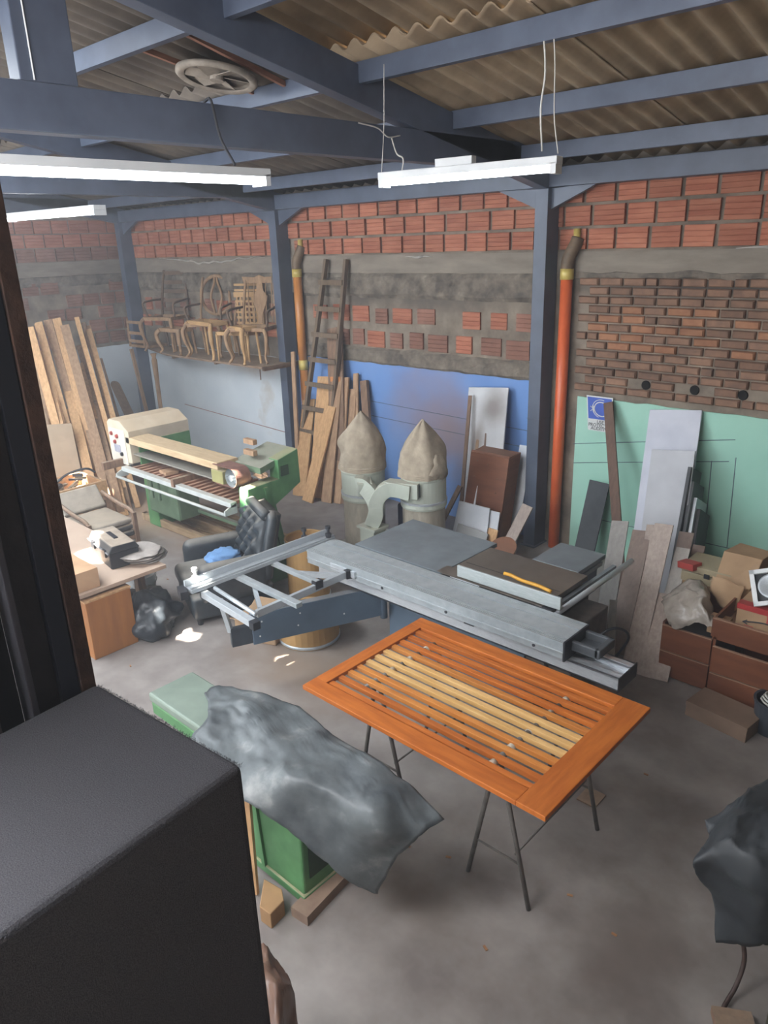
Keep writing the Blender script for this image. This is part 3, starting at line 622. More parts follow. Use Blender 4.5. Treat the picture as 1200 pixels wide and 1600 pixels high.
# ================= DUST COLLECTORS =================
t = thing('dust_collector', 'twin-bag dust collector with two canvas bags against the blue wall', 'dust collector', (-5.15, 5.5, 0))
for i, (x, y, r) in enumerate(((-5.42, 5.42, .225), (-4.74, 5.62, .225))):
    MB().lathe([(r, .05), (r, .62)], (x, y, 0), 32).build('lower_drum', pm('plastic_dust_bag', '#8f887a', '#a69e8e', 6, .5, bump=.3, st=(3, 3, 1)), t, smooth=False)
    MB().lathe([(r+.01, .60), (r+.018, .62), (r+.018, .66), (r+.01, .68), (r+.01, .90), (r+.018, .92), (r+.01, .95)], (x, y, 0), 36).build('filter_housing', GREYM, t)
    MB().lathe([(r+.014, .655), (r+.022, .66), (r+.022, .68), (r+.014, .685)], (x, y, 0), 36, False, False).build('clamp_band', ALU, t)
    m = MB(); n = 36; rings = []
    H = .62 if i == 0 else .58; k = 14
    for j in range(k+1):
        v = j/k; z = .93+H*v; rr = r*(1.08-.02*v) if v < .45 else r*1.07*(1-((v-.45)/.55)**1.5*.97)
        for a in range(n):
            th = 2*math.pi*a/n; q = rr*(1+.16*mn.noise(Vector((math.cos(th)*2.2, math.sin(th)*2.2, z*4+i*5)))+.10*v*math.cos(th*5+1+i)+.05*mn.noise(Vector((math.cos(th)*5, math.sin(th)*5, z*12))))
            sag = .03*mn.noise(Vector((z*5, th, i)))
            m.v.append(Vector((x+q*math.cos(th)*(1-.35*v*v)+sag, y+q*math.sin(th), z)))
    m.f = [(j*n+a, j*n+(a+1) % n, (j+1)*n+(a+1) % n, (j+1)*n+a) for j in range(k) for a in range(n)]+[tuple((k)*n+a for a in range(n))]
    m.build('canvas_bag', CANVAS, t, smooth=True)
    m = MB()
    for j in range(3):
        zz = .93+.018*j; m.lathe([(r+.012, zz), (r+.03, zz+.01), (r+.012, zz+.022)], (x, y, 0), 36, False, False)
    m.build('bag_hem', CANVAS, t, smooth=True)
lump('slumped_bag_fold', CANVAS, (-4.56, 5.60, 1.04), (.10, .13, .15), t, .3, 3, 4)
# forked duct
fz = .78
cA, cB, cM = Vector((-5.22, 5.25, .82)), Vector((-4.97, 5.42, .82)), Vector((-5.02, 5.2, .35))
MB().beam((-5.28, 5.28, .82), (-5.14, 5.16, .80), .16, .15).build('duct_branch', GREYM, t, bev=.01)
def duct(pts, wd, ht, nm):
    m = MB(); P = cat(pts, 5); v = []; n = 4; wv = Vector((.72, .5, 0))
    for i, p in enumerate(P):
        d = (P[min(i+1, len(P)-1)]-P[max(i-1, 0)]).normalized(); u = Vector((-.55, .8, 0)).normalized(); s = d.cross(u).normalized()
        for a, b in ((-1, -1), (1, -1), (1, 1), (-1, 1)): v.append(p+s*(a*wd/2)+u*(b*ht/2))
    m.add(v, [(i*4+k, i*4+(k+1) % 4, i*4+4+(k+1) % 4, i*4+4+k) for i in range(len(P)-1) for k in range(4)]+[(0, 1, 2, 3), tuple(len(v)-4+k for k in range(4))])
    m.build(nm, GREYM, t, bev=.004)
duct([(-5.30, 5.20, .84), (-5.20, 5.20, .84), (-5.08, 5.22, .72), (-5.04, 5.22, .56), (-5.10, 5.20, .42)], .15, .15, 'duct_branch')
duct([(-4.70, 5.36, .82), (-4.92, 5.30, .83), (-5.03, 5.24, .72), (-5.05, 5.22, .56), (-5.10, 5.20, .42)], .15, .15, 'duct_branch')
MB().box((-5.23, 5.10, .385), (-4.97, 5.32, .41)).build('duct_flange', GREYM, t); MB().box((-5.20, 5.12, .0), (-5.0, 5.30, .385)).build('duct_base', GREYM, t)
MB().beam((-4.96, 5.30, .83), (-4.62, 5.42, .83), .14, .16).build('duct_branch', GREYM, t, bev=.006)
MB().box((-4.60, 5.385, .77), (-4.595, 5.395, .90)).build('strap', BLACK, t); MB().box((-5.2, 5.7, .04), (-4.9, 6.0, .5)).build('motor', pm('navy_motor', '#1d2740', '#28324d', 6, .5), t, bev=.03)
MB().box((-5.7, 5.15, .0), (-4.45, 5.9, .05)).build('base_frame', GREYM, t)

# ================= JOINTER UNDER TARP =================
t = thing('jointer', 'green jointer-planer machine mostly covered by a grey tarp', 'machine', (-2.5, 1.85, 0))
TT = pm('jointer_table', '#728074', '#829084', 4, .55, .1, .03)
MB().box((-3.55, 1.72, .745), (-2.9, 2.02, .80)).build('infeed_table', TT, t, bev=.012)
MB().box((-3.54, 1.725, .66), (-2.7, 2.015, .744)).build('table_body', GREEN, t, bev=.012)
MB().box((-2.9, 1.86, .70), (-1.85, 2.06, .745)).build('outfeed_table', TT, t, bev=.01)
MB().hexa([(-2.80, 1.79, .06), (-2.345, 1.79, .06), (-2.345, 2.01, .06), (-2.80, 2.01, .06), (-2.88, 1.79, .68), (-2.33, 1.79, .68), (-2.33, 2.01, .68), (-2.88, 2.01, .68)]).build('cabinet', GREEN, t, bev=.012)
MB().box((-2.83, 1.775, .02), (-2.33, 2.025, .07)).build('plinth', GREEN, t, bev=.008)
MB().plank((-2.66, 1.785, .06), (-2.70, 1.785, .62), (1, 0, 0), .03, .02).build('rib', GREEN, t)
MB().box((-2.35, 1.83, .15), (-2.338, 1.98, .6)).build('side_recess', pm('dark_green', '#1f3a22', '#284a2b', 6, .6), t)
TARP = pm('grey_tarp', '#454b4e', '#62686a', 4.5, .45, 0, .35, c3='#8a8d8c', detail=9, mid=(.36, .58))
text_later = 1
rows = [[(-3.287, 1.922, 0.810), (-3.251, 2.017, 0.820), (-2.869, 2.153, 0.830), (-2.400, 2.101, 0.840), (-2.041, 2.097, 0.840), (-1.674, 2.110, 0.740)],
        [(-3.094, 1.822, 0.830), (-2.966, 1.966, 0.860), (-2.594, 1.970, 0.860), (-2.213, 1.967, 0.860), (-1.916, 1.962, 0.840), (-1.704, 2.014, 0.720)],
        [(-3.014, 1.754, 0.830), (-2.770, 1.856, 0.840), (-2.351, 1.785, 0.880), (-2.093, 1.810, 0.840), (-1.848, 1.845, 0.780), (-1.779, 1.976, 0.620)],
        [(-3.005, 1.657, 0.800), (-2.671, 1.658, 0.810), (-2.322, 1.698, 0.840), (-2.152, 1.774, 0.720), (-1.973, 1.838, 0.580), (-1.878, 1.956, 0.450)],
        [(-2.968, 1.572, 0.780), (-2.555, 1.533, 0.780), (-2.406, 1.600, 0.720), (-2.267, 1.668, 0.620), (-2.087, 1.772, 0.420), (-1.955, 1.939, 0.220)]]
o = loft(rows, 12, 10, .022, 5, 3).build('tarp', TARP, None, smooth=True, solid=.004, rec=False); tag(o, 'crumpled grey tarp draped over the green jointer', 'tarp')
BLK = pm('rough_block', '#7b6455', '#917a68', 8, .85)
tag(MB().beam((-2.295, 1.709, 0.030), (-2.357, 2.219, 0.030), .11, .06).build('wood_block', BLK), 'flat wooden beam under the near end of the green jointer', 'wood block')
o = MB().prism([(-2.440, 1.578, 0.000), (-2.364, 1.585, 0.000), (-2.377, 1.683, 0.000), (-2.438, 1.722, 0.000), (-2.563, 1.704, 0.000)], (0, 0, .10)).build('wood_block', pm('tan_block', '#94714e', '#a8845c', 6, .8), bev=.005); tag(o, 'chamfered tan wooden block on the floor beside the carpeted box', 'wood block')
tag(MB().plank((-2.60, 1.66, 0.01), (-2.66, 1.72, .66), (1, .3, 0), .05, .02).build('wood_strip', PINE), 'pale wooden strip leaning on the front of the jointer', 'plank')
# armchair-like wooden piece below the carpeted box
o = loft([[(-2.006, 1.304, 0.420), (-1.970, 1.319, 0.420), (-1.944, 1.322, 0.380), (-1.909, 1.320, 0.300)], [(-1.846, 1.169, 0.500), (-1.804, 1.205, 0.500), (-1.785, 1.233, 0.420), (-1.793, 1.255, 0.300)], [(-1.728, 1.088, 0.480), (-1.670, 1.113, 0.500), (-1.661, 1.151, 0.400), (-1.692, 1.203, 0.250)], [(-1.612, 0.986, 0.400), (-1.557, 1.017, 0.420), (-1.546, 1.066, 0.340), (-1.572, 1.132, 0.200)]], 8, 8, .035, 7, 2).build('brown_bag', pm('brown_plastic', '#5d463c', '#7a5f50', 5, .35, bump=.1), None, smooth=True, solid=.004, rec=False)
tag(o, 'crinkled brown plastic sack at the foot of the carpeted box', 'bag')

# ================= STROKE SANDER =================
t = thing('stroke_sander', 'long green and beige belt stroke sander along the white wall', 'sanding machine', (-6.8, 4.3, 0))
MB().prism([(-8.08, 3.95, .93), (-8.08, 3.95, 1.36), (-8.02, 3.95, 1.40), (-7.80, 3.95, 1.40), (-7.62, 3.95, 1.30), (-7.62, 3.95, .93)], (0, .78, 0)).build('head_cover', BEIGE, t, bev=.006)
MB().box((-7.625, 4.05, .90), (-7.60, 4.72, 1.17)).build('head_side', GREEN, t)
MB().box((-8.05, 3.94, .90), (-7.70, 4.0, 1.30)).build('control_panel', pm('panel_cream', '#c3bdb0', '#cfc9bc', 6, .6), t, bev=.004)
REDB = pm('red_button', '#8f3530', '#9e403a', 6, .5)
for x, z, mt in ((-7.98, 1.24, REDB), (-7.86, 1.22, REDB), (-7.92, 1.15, REDB), (-7.80, 1.02, BLACK)): MB().lathe([(.025, 0), (.02, .02)], (x, 3.94, z), 12, M=Matrix.Rotation(R(90), 3, 'X')).build('button', mt, t)
MB().box((-7.96, 3.936, 1.03), (-7.82, 3.94, 1.12)).build('instruction_plate', pm('faded_plate', '#8f8f9c', '#a3a3ad', 20, .6), t)
MB().box((-8.08, 4.30, .0), (-7.83, 4.65, .93)).build('left_column', GREEN, t, bev=.01)
BT = pm('dusty_beam', '#b39a78', '#c4ad8b', 5, .8, st=(1, 6, 6))
MB().box((-7.70, 3.95, 1.16), (-5.95, 4.20, 1.235)).build('upper_beam', BT, t, bev=.006)
MB().box((-7.70, 4.22, 1.10), (-5.95, 4.26, 1.19)).build('rear_beam', GREEND, t)
MB().box((-7.68, 3.98, 1.03), (-5.75, 4.16, 1.045)).build('belt_run', pm('grey_belt', '#77746b', '#8a867c', 4, .7), t)
MB().box((-7.6, 4.10, .965), (-5.9, 4.13, .99)).build('wooden_lath', PINEX, t)
RB = pm('brown_sanding_belt', '#6d4c42', '#7f5b4f', 20, .9)
m = MB(); Mx = Matrix.Rotation(R(90), 3, 'X'); pc = Vector((-5.72, 4.10, 1.125)); r = .095; pts = []
for k in range(19):
    a = -math.pi/2+math.pi*k/18; pts.append((pc.x+r*math.cos(a), pc.z+r*math.sin(a)))
pts = [(-6.0, pc.z-r)]+pts+[(-6.0, pc.z+r)]
m.add([(x, y, z) for y in (3.93, 4.10) for x, z in pts], [(i, i+1, len(pts)+i+1, len(pts)+i) for i in range(len(pts)-1)]); m.build('sanding_belt', RB, t, solid=.006, rec=False)
m = MB().lathe([(.09, -.08), (.09, .08)], (pc.x, 4.015, pc.z), 28, False, False, Mx); m.lathe([(.03, -.06), (.03, .085)], (pc.x, 4.015, pc.z), 16, M=Mx)
m.lathe([(.09, .0), (.03, .0)], (pc.x, 4.015, pc.z), 28, False, False, Mx); m.build('pulley', ALUD, t, smooth=False)
MB().box((-6.05, 3.94, 1.03), (-5.86, 4.06, 1.16)).build('motor_block', pm('olive_block', '#8a8656', '#9a9666', 6, .6, dust=.5), t, bev=.006)
MB().prism([(-5.64, 3.96, 1.05), (-5.64, 4.30, 1.06), (-5.64, 4.16, 1.20), (-5.64, 4.58, 1.31), (-5.64, 4.60, .96), (-5.64, 4.28, .81), (-5.64, 4.40, .30), (-5.64, 4.46, 0), (-5.64, 4.0, 0), (-5.64, 3.88, .40)][:0] or
           [(-5.64, 3.96, 1.05), (-5.64, 4.34, 1.06), (-5.64, 4.34, 1.25), (-5.64, 4.60, 1.31), (-5.64, 4.61, .96), (-5.64, 4.28, .81), (-5.64, 4.44, 0), (-5.64, 3.92, 0), (-5.64, 3.93, .6)], (.14, 0, 0)).build('right_column', GREEN, t, bev=.008)
MB().prism([(-5.5, 4.14, 1.02), (-5.5, 4.18, 1.02), (-5.5, 4.36, .2), (-5.5, 4.32, .2)], (.02, 0, 0)).build('column_rib', GREEN, t)
MB().box((-5.52, 4.36, 1.08), (-5.49, 4.46, 1.18)).build('column_window', pm('dark_green', '#1f3a22', '#284a2b', 6, .6), t)
MB().prism([(-6.0, 4.16, 1.20), (-6.0, 4.62, 1.30), (-6.0, 4.62, 1.24), (-6.0, 4.16, 1.14)], (.45, 0, 0)).build('arm_shelf', GREEND, t)
for a in ((-5.80, 4.25, 1.30), (-6.02, 4.42, 1.34)): MB().cbox(a, (.16, .05, .05)).build('offcut', PINED, t)
lump('debris', PINED, (-5.60, 4.2, 1.12), (.10, .05, .03), t, .5, 5, 3, 14, smooth=False)
RW = pm('white_table_rail', '#a5aaa8', '#b8bcb9', 8, .6, dust=.4)
MB().box((-7.72, 3.86, .855), (-5.66, 3.93, .905)).build('front_rail', RW, t, bev=.004); MB().box((-7.72, 4.52, .855), (-5.66, 4.56, .905)).build('back_rail', RW, t)
MB().tube([(-7.74, 3.80, .80), (-5.68, 3.80, .80)], .016, 10).build('round_rail', RW, t, smooth=True)
for x in (-7.73, -5.68): MB().prism([(x, 3.79, .79), (x, 3.93, .79), (x, 3.93, .90), (x, 3.79, .84)], (.02, 0, 0)).build('rail_bracket', RW, t)
SLW = pm('sander_slat', '#8f5f48', '#a8775c', 6, .75, st=(8, 1, 8), rnd=.15, dust=.3)
for i in range(20):
    x = -7.6+i*.099
    MB().box((x, 3.93, .875), (x+.04, 4.52, .905)).build('table_slat', SLW, t)
for x in (-7.86, -6.66): MB().box((x, 3.70 if x < -7 else 3.84, .88), (x+.05, 4.4, .965)).build('cross_board', DARKW, t)
MB().prism([(-7.15, 4.0, .905), (-6.98, 3.98, .905), (-6.95, 4.12, .905), (-7.1, 4.14, .905)], (0, 0, .03)).build('loose_piece', PINED, t)
MB().box((-7.85, 4.2, .25), (-7.2, 4.5, .80)).build('gearbox', GREEND, t, bev=.03)
MB().box((-7.2, 4.45, .3), (-5.8, 4.5, .34)).build('stretcher', GREEND, t)
for x in (-7.55, -7.4): MB().tube([(x, 4.1, .5), (x, 4.1, .84)], .02, 10).build('lift_screw', GREEND, t)
PAL = pm('dusty_pallet', '#8b7459', '#a38b6e', 5, .85, st=(1, 6, 6))
t = thing('wooden_pallet_frame', 'dusty wooden frame lying on the floor beneath the stroke sander', 'frame', (-7.1, 4.4, 0))
for a, b in (((-8.25, 4.33, .06), (-6.1, 4.33, .06)), ((-8.2, 4.95, .06), (-5.95, 4.95, .06)), ((-8.22, 4.30, .06), (-8.20, 4.98, .06)), ((-7.75, 4.62, .06), (-6.05, 4.62, .06))): MB().beam(a, b, .05, .09).build('frame_bar', PAL, t)
for i in range(4): MB().box((-8.1, 4.40+i*.14, .012), (-6.15, 4.52+i*.14, .03)).build('base_board', PAL, t)

# ================= ARMCHAIR =================
t = thing('armchair', 'worn black tufted leather armchair thick with dust in front of the sander', 'armchair', (-5.50, 3.62, 0), R(68), local=True)
def cush(nm, a, b, bev, mat=LEATHER, seg=4): return MB().box(a, b).build(nm, mat, t, smooth=True, bev=bev, seg=seg)
cush('base', (-.40, -.36, .06), (.36, .36, .28), .04); cush('seat', (-.44, -.25, .26), (.20, .25, .42), .06)
cush('arm', (-.32, -.42, .20), (.30, -.25, .58), .08); cush('arm', (-.32, .25, .20), (.30, .42, .58), .08)
def back(u, v):
    y = -.34+.68*u; z = .36+.56*v; x = .20+.13*v
    tu = .022*math.cos(u*2*math.pi*4)*math.cos(v*2*math.pi*3)+.01*math.cos(u*2*math.pi*4+v*math.pi*6)
    e = (1-(2*abs(u-.5))**6)*(1-(2*abs(v-.5))**6)
    return (x-.06*e-tu*e, y, z)
m = MB(); m.grid(back, 40, 30); k = len(m.v); m.grid(lambda u, v: (.36+.12*v, -.34+.68*u, .36+.56*v), 40, 30)
NU = 41
edge = [i for i in range(NU)]+[j*NU+40 for j in range(1, 31)]+[30*NU+i for i in range(39, -1, -1)]+[j*NU for j in range(29, 0, -1)]
for i in range(len(edge)): a, b = edge[i], edge[(i+1) % len(edge)]; m.f.append((a, b, k+b, k+a))
m.build('backrest', LEATHER, t, smooth=True)
for s in (-1, 1): MB().tube(cat([(.30, s*.35, .34), (.32, s*.37, .6), (.38, s*.37, .86), (.40, s*.30, .93)], 5), [.05]*16, 12).build('back_wing', LEATHER, t, smooth=True)
MB().tube([(.34, -.34, .93), (.34, .34, .93)], .05, 12).build('top_roll', LEATHER, t, smooth=True)
for x in (-.34, .28):
    for y in (-.3, .3): MB().lathe([(.025, 0), (.03, .06)], (x, y, 0), 10).build('foot', BLACK, t)
o = lump('blue_cloth', pm('light_blue_cloth', '#5f86b5', '#7096c2', 10, .9, bump=.3), (-5.52, 3.62, .475), (.15, .16, .06), None, .4, 2.2, 2, 30, flat=-9)
tag(o, 'crumpled light blue cloth on the seat of the black armchair', 'cloth')

# ================= LEFT BENCH GROUP =================
t = thing('work_table', 'low wooden table covered in sawdust at the left', 'table', (-6.6, 2.6, 0))
TTOP = pm('dusty_tabletop', '#a48b78', '#b8a08c', 4, .85, dust=.5, dustc='#b9a594')
MB().box((-7.75, 2.12, .565), (-5.52, 3.03, .60)).build('tabletop', TTOP, t, bev=.004)
for x in (-7.6, -5.8):
    for y in (2.25, 2.85): MB().box((x, y, 0), (x+.07, y+.07, .565)).build('leg', DARKW, t)
MB().box((-7.6, 2.2, .48), (-5.75, 2.23, .56)).build('apron', DARKW, t)
t = thing('toolbox', 'dusty black plastic toolbox on the low table', 'toolbox', (-6.0, 2.82, .60), R(-8), local=True)
MB().box((-.26, -.13, 0), (.24, .13, .15)).build('tray', BLACK, t, bev=.015)
MB().prism([(-.27, -.14, .15), (-.27, .14, .15), (-.27, .10, .215), (-.27, -.10, .215)], (.52, 0, 0)).build('lid', pm('dusty_black_lid', '#26282c', '#33353a', 8, .5, dust=.95, dustc='#ab9c8b'), t, bev=.01)
MB().box((-.12, -.02, .215), (.08, .02, .225)).build('handle', BLACK, t, bev=.006)
for s in (-.16, .12): MB().box((s, -.15, .10), (s+.06, -.13, .17)).build('latch', BLACK, t, bev=.004)
MB().tube([(.25, -.14, .15), (-.27, -.14, .15)], .008, 8).build('lid_rim', pm('grey_plastic', '#6c6d70', '#7b7c80', 8, .5), t)
DC = pm('dusty_cloth', '#9a928c', '#afa7a0', 10, .95, bump=.4)
for k in range(4):
    o = lump('seat_pad', DC, (-5.86+.015*k, 3.0-.02*k, .615+k*.024), (.24-.01*k, .20, .017), None, .15, 2.5, k*3, 32)
    tag(o, ['bottom dusty grey seat pad of the pile at the corner of the low table', 'second dusty seat pad from the bottom of the pile on the low table', 'third dusty seat pad from the bottom of the pile on the low table', 'topmost dusty seat pad of the pile on the low table'][k], 'seat pad', 'seat pads piled on the low table')
tag(MB().box((-6.15, 2.14, .60), (-5.56, 2.44, .77)).build('carton', pm('tan_board', '#b18d6d', '#c29e7c', 5, .8), bev=.004), 'flat tan board box at the near left corner of the low table, struck by sunlight', 'box')
tag(MB().box((-7.1, 2.15, .60), (-6.5, 2.55, .64)).build('tan_board', pm('tan_board', '#b18d6d', '#c29e7c')), 'thin tan board lying on the low table behind the sunlit box', 'board')
t = thing('cabinet_door', 'orange-brown wooden panel standing upright below the low table', 'wood panel', (-5.55, 2.46, 0))
HONEY = pm('honey_veneer', '#8d5728', '#a1682f', 3, .45, 0, .03, st=(4, 4, .6))
MB().box((-5.62, 2.26, 0), (-5.50, 2.66, .52)).build('panel', HONEY, t, bev=.006); MB().box((-5.625, 2.255, .52), (-5.50, 2.665, .535)).build('top_edge', PINE, t)
t = thing('bucket', 'white plastic bucket behind the black bag on the floor', 'bucket', (-6.12, 3.06, 0))
MB().lathe([(.13, 0), (.155, .30), (.165, .30), (.165, .33), (.150, .33), (.125, .01)], (-6.12, 3.06, 0), 28, True, True).build('pail', WHITEP, t, smooth=False)
MB().lathe([(.157, .25), (.166, .255), (.158, .26)], (-6.12, 3.06, 0), 28, False, False).build('rim', WHITEP, t)
MB().tube(cat([(-6.0, 2.94, .30), (-5.95, 2.95, .15), (-5.97, 3.08, .10), (-6.0, 3.18, .29)], 5), .004, 6).build('bail', WIRE, t)
BAGM = pm('black_plastic_bag', '#22272c', '#363c42', 6, .38, 0, .5, c3='#59605f')
o = lump('garbage_bag', BAGM, (-5.68, 2.86, .12), (.30, .25, .22), None, .42, 1.7, 7, 48, flat=.0); tag(o, 'crumpled black plastic bag on the floor beside the wooden panel', 'bag')
t = thing('cushioned_chair', 'wooden armchair stacked with dusty grey cushions behind the low table', 'chair', (-7.6, 3.45, 0))
CU = pm('dusty_cushion', '#8f877c', '#a49b8f', 8, .9, dust=.6)
for x in (-7.98, -7.30):
    for y in (3.16, 3.68): MB().box((x, y, 0), (x+.04, y+.04, .50)).build('leg', DARKW, t)
for y in (3.18, 3.70): MB().tube(cat([(-7.96, y, .60), (-7.6, y, .54), (-7.36, y, .52), (-7.27, y, .46)], 4), .022, 8).build('armrest', DARKW, t, smooth=True)
MB().box((-7.96, 3.18, .20), (-7.28, 3.70, .24)).build('seat_frame', DARKW, t)
for k in range(3): MB().box((-7.92+.02*k, 3.20, .24+.07*k), (-7.28-.01*k, 3.68, .30+.07*k)).build('cushion', CU if k == 2 else pm('dark_cushion', '#3b3a3a', '#53504d', 8, .8, dust=.7), t, smooth=True, bev=.02)
MB().plank((-7.90, 3.44, .44), (-8.08, 3.44, .66), (0, 1, 0), .50, .08).build('back_cushion', CU, t, bev=.02)
t = thing('crate', 'shallow wooden crate heaped with parts at the left beyond the low table', 'crate', (-8.75, 3.65, .35))
for a, b in (((-9.1, 3.35, .40), (-8.45, 3.38, .56)), ((-9.1, 3.97, .40), (-8.45, 4.0, .56)), ((-9.1, 3.35, .40), (-9.07, 4.0, .56)), ((-8.48, 3.35, .40), (-8.44, 4.0, .57)), ((-9.1, 3.35, .38), (-8.45, 4.0, .40))): MB().box(a, b).build('crate_board', PINEX, t)
for x in (-9.05, -8.55):
    for y in (3.4, 3.9): MB().box((x, y, 0), (x+.05, y+.05, .38)).build('leg', DARKW, t)
DBM = [pm('scrap_pale', '#a9987f', '#b9a88f', 8, .9), pm('scrap_dark', '#3b3632', '#524b45', 8, .8)]
for k in range(14):
    c = Vector((random.uniform(-9.0, -8.6), random.uniform(3.5, 3.9), random.uniform(.45, .62))); d = Vector((random.uniform(-1, 1), random.uniform(-1, 1), random.uniform(-.3, .3))).normalized()
    tag(MB().beam(c-d*random.uniform(.04, .12), c+d*.08, random.uniform(.02, .05), random.uniform(.02, .04)).build('wood_offcut', DBM[k % 3 == 0]), 'small wood offcut heaped in the shallow crate', 'offcut', 'offcuts heaped in the crate')
tag(MB().tube(cat([(-8.75, 3.5, .58), (-8.7, 3.65, .68), (-8.62, 3.85, .72), (-8.58, 3.95, .66)], 4), .014, 8).build('black_hose', BLACK), 'short curved black hose lying over the parts in the crate', 'hose')
tag(MB().plank((-9.2, 3.75, .10), (-9.6, 3.9, 1.12), (0, 1, .0), .60, .02).build('leaning_board', pm('pale_ply', '#b09a80', '#c3ad93', 3, .7)), 'pale plywood sheet leaning behind the crate of parts', 'board')

# ================= LEANING PLANKS, LEFT =================
PT = [((-10.45, 4.25, 2.27), (-9.22, 3.94, 0), 0.101, 'a'),
      ((-10.58, 4.43, 2.30), (-9.28, 4.11, 0), 0.101, ''),
      ((-10.71, 4.62, 2.32), (-9.35, 4.28, 0), 0.109, ''),
      ((-10.58, 4.69, 2.34), (-9.07, 4.27, 0), 0.109, 'b'),
      ((-10.45, 4.73, 2.25), (-8.83, 4.24, 0), 0.117, ''),
      ((-10.71, 4.90, 2.03), (-9.15, 4.44, 0), 0.070, 'c'),
      ((-10.58, 4.98, 2.33), (-8.84, 4.45, 0), 0.062, 'd'),
      ((-10.71, 5.13, 2.23), (-8.96, 4.58, 0), 0.062, ''),
      ((-10.58, 5.13, 2.15), (-8.75, 4.52, 0), 0.070, 'e'),
      ((-10.71, 4.33, 1.83), (-9.62, 4.07, 0), 0.109, ''),
      ((-10.45, 4.36, 1.95), (-9.15, 3.99, 0), 0.093, ''),
      ((-10.84, 4.81, 1.89), (-9.45, 4.44, 0), 0.093, ''),
      ((-10.84, 5.07, 1.91), (-9.25, 4.60, 0), 0.093, ''),
      ((-10.84, 5.11, 1.58), (-9.24, 4.60, 0), 0.093, ''),
      ((-10.71, 5.13, 1.44), (-9.02, 4.54, 0), 0.093, ''),
      ((-10.58, 4.33, 1.48), (-9.42, 4.00, 0), 0.109, ''),
      ((-10.45, 4.44, 1.61), (-9.11, 4.02, 0), 0.101, ''),
      ((-10.71, 4.68, 1.67), (-9.34, 4.28, 0), 0.093, ''),
      ((-10.58, 4.76, 1.69), (-9.07, 4.27, 0), 0.101, ''),
      ((-10.45, 4.75, 1.50), (-8.87, 4.21, 0), 0.070, 'i'),
      ((-10.45, 4.87, 1.71), (-8.77, 4.28, 0), 0.062, 'f'),
      ((-10.45, 4.96, 1.46), (-8.72, 4.32, 0), 0.093, 'g'),
      ((-10.45, 5.05, 1.18), (-8.68, 4.35, 0), 0.093, 'h'),
      ((-10.84, 4.30, 1.00), (-9.93, 4.07, 0), 0.109, ''),
      ((-10.71, 4.40, 1.09), (-9.61, 4.08, 0), 0.093, ''),
      ((-10.58, 4.45, 0.96), (-9.35, 4.05, 0), 0.093, ''),
      ((-10.45, 4.56, 1.10), (-9.05, 4.07, 0), 0.093, ''),
      ((-10.58, 4.87, 1.03), (-9.03, 4.30, 0), 0.078, ''),
      ((-10.58, 5.01, 0.90), (-8.93, 4.38, 0), 0.078, '')]
LB = {'i': 'thin pale batten just left of the straight batten in front of the bunch', 'a': 'leftmost tall plank right beside the dark door frame', 'b': 'tall plank ending highest against the bricks, left of the grey strip', 'c': 'greyish strip leaning between the tall pale planks', 'd': 'thin batten with its top standing above the planks near the white board', 'e': 'narrow tall plank at the right of the tall bunch, beside the white panel',
      'f': 'pale straight batten in front of the middle of the bunch', 'g': 'wide honey-coloured plank near the right front of the bunch', 'h': 'rightmost plank of the bunch, beside the sander'}
PT += [((T_[0]-.10, T_[1]+.05, T_[2]-random.uniform(-.05, .25)), (B_[0]-.12, B_[1]+.05, 0), w_*.9, '') for T_, B_, w_, k_ in PT[::1]]
PT += [
      ((-10.00, 4.20, 1.35), (-9.03, 3.90, 0), 0.098, ''),
      ((-10.05, 4.30, 1.19), (-8.98, 3.94, 0), 0.102, ''),
      ((-10.10, 4.47, 1.41), (-8.86, 4.03, 0), 0.117, ''),
      ((-10.00, 4.45, 1.08), (-8.85, 4.04, 0), 0.099, ''),
      ((-10.05, 4.61, 1.33), (-8.73, 4.13, 0), 0.100, ''),
      ((-10.10, 4.67, 1.12), (-8.72, 4.14, 0), 0.103, ''),
      ((-10.00, 4.75, 1.24), (-8.62, 4.22, 0), 0.087, ''),
      ((-10.05, 4.84, 0.96), (-8.59, 4.24, 0), 0.100, ''),
      ((-10.10, 4.10, 1.09), (-9.17, 3.79, 0), 0.105, ''),
      ((-10.00, 4.01, 1.25), (-9.20, 3.77, 0), 0.112, ''),
      ((-10.05, 4.85, 0.63), (-8.60, 4.23, 0), 0.084, ''),
      ((-10.10, 4.51, 0.89), (-8.85, 4.04, 0), 0.092, ''),
      ((-10.00, 4.28, 0.89), (-9.00, 3.92, 0), 0.084, '')]
for i, (top, bot, wd, k) in enumerate(PT):
    o = MB().plank(bot, top, (.5, .8, 0), wd, .022).build('leaning_plank', (PINE, PINE, PINED, PINE, PINED)[i % 5] if k != 'c' else pm('grey_plank', '#77706a', '#8b847d', 6, .8))
    if k: tag(o, LB[k], 'plank', 'planks leaning in the left corner')
    else: tag(o, ('tall pale plank at the back of the leaning bunch in the left corner' if top[2] > 1.95 else 'medium-height pale plank in the middle of the left-corner bunch' if top[2] > 1.5 else 'shorter pale plank at the front of the left-corner bunch') if i % 5 in (0, 1, 3) else ('tall dull brown plank at the back of the left-corner bunch' if top[2] > 1.95 else 'medium-height dull brown plank in the left-corner bunch' if top[2] > 1.5 else 'shorter dull brown plank at the front of the left-corner bunch'), 'plank', 'planks leaning in the left corner')
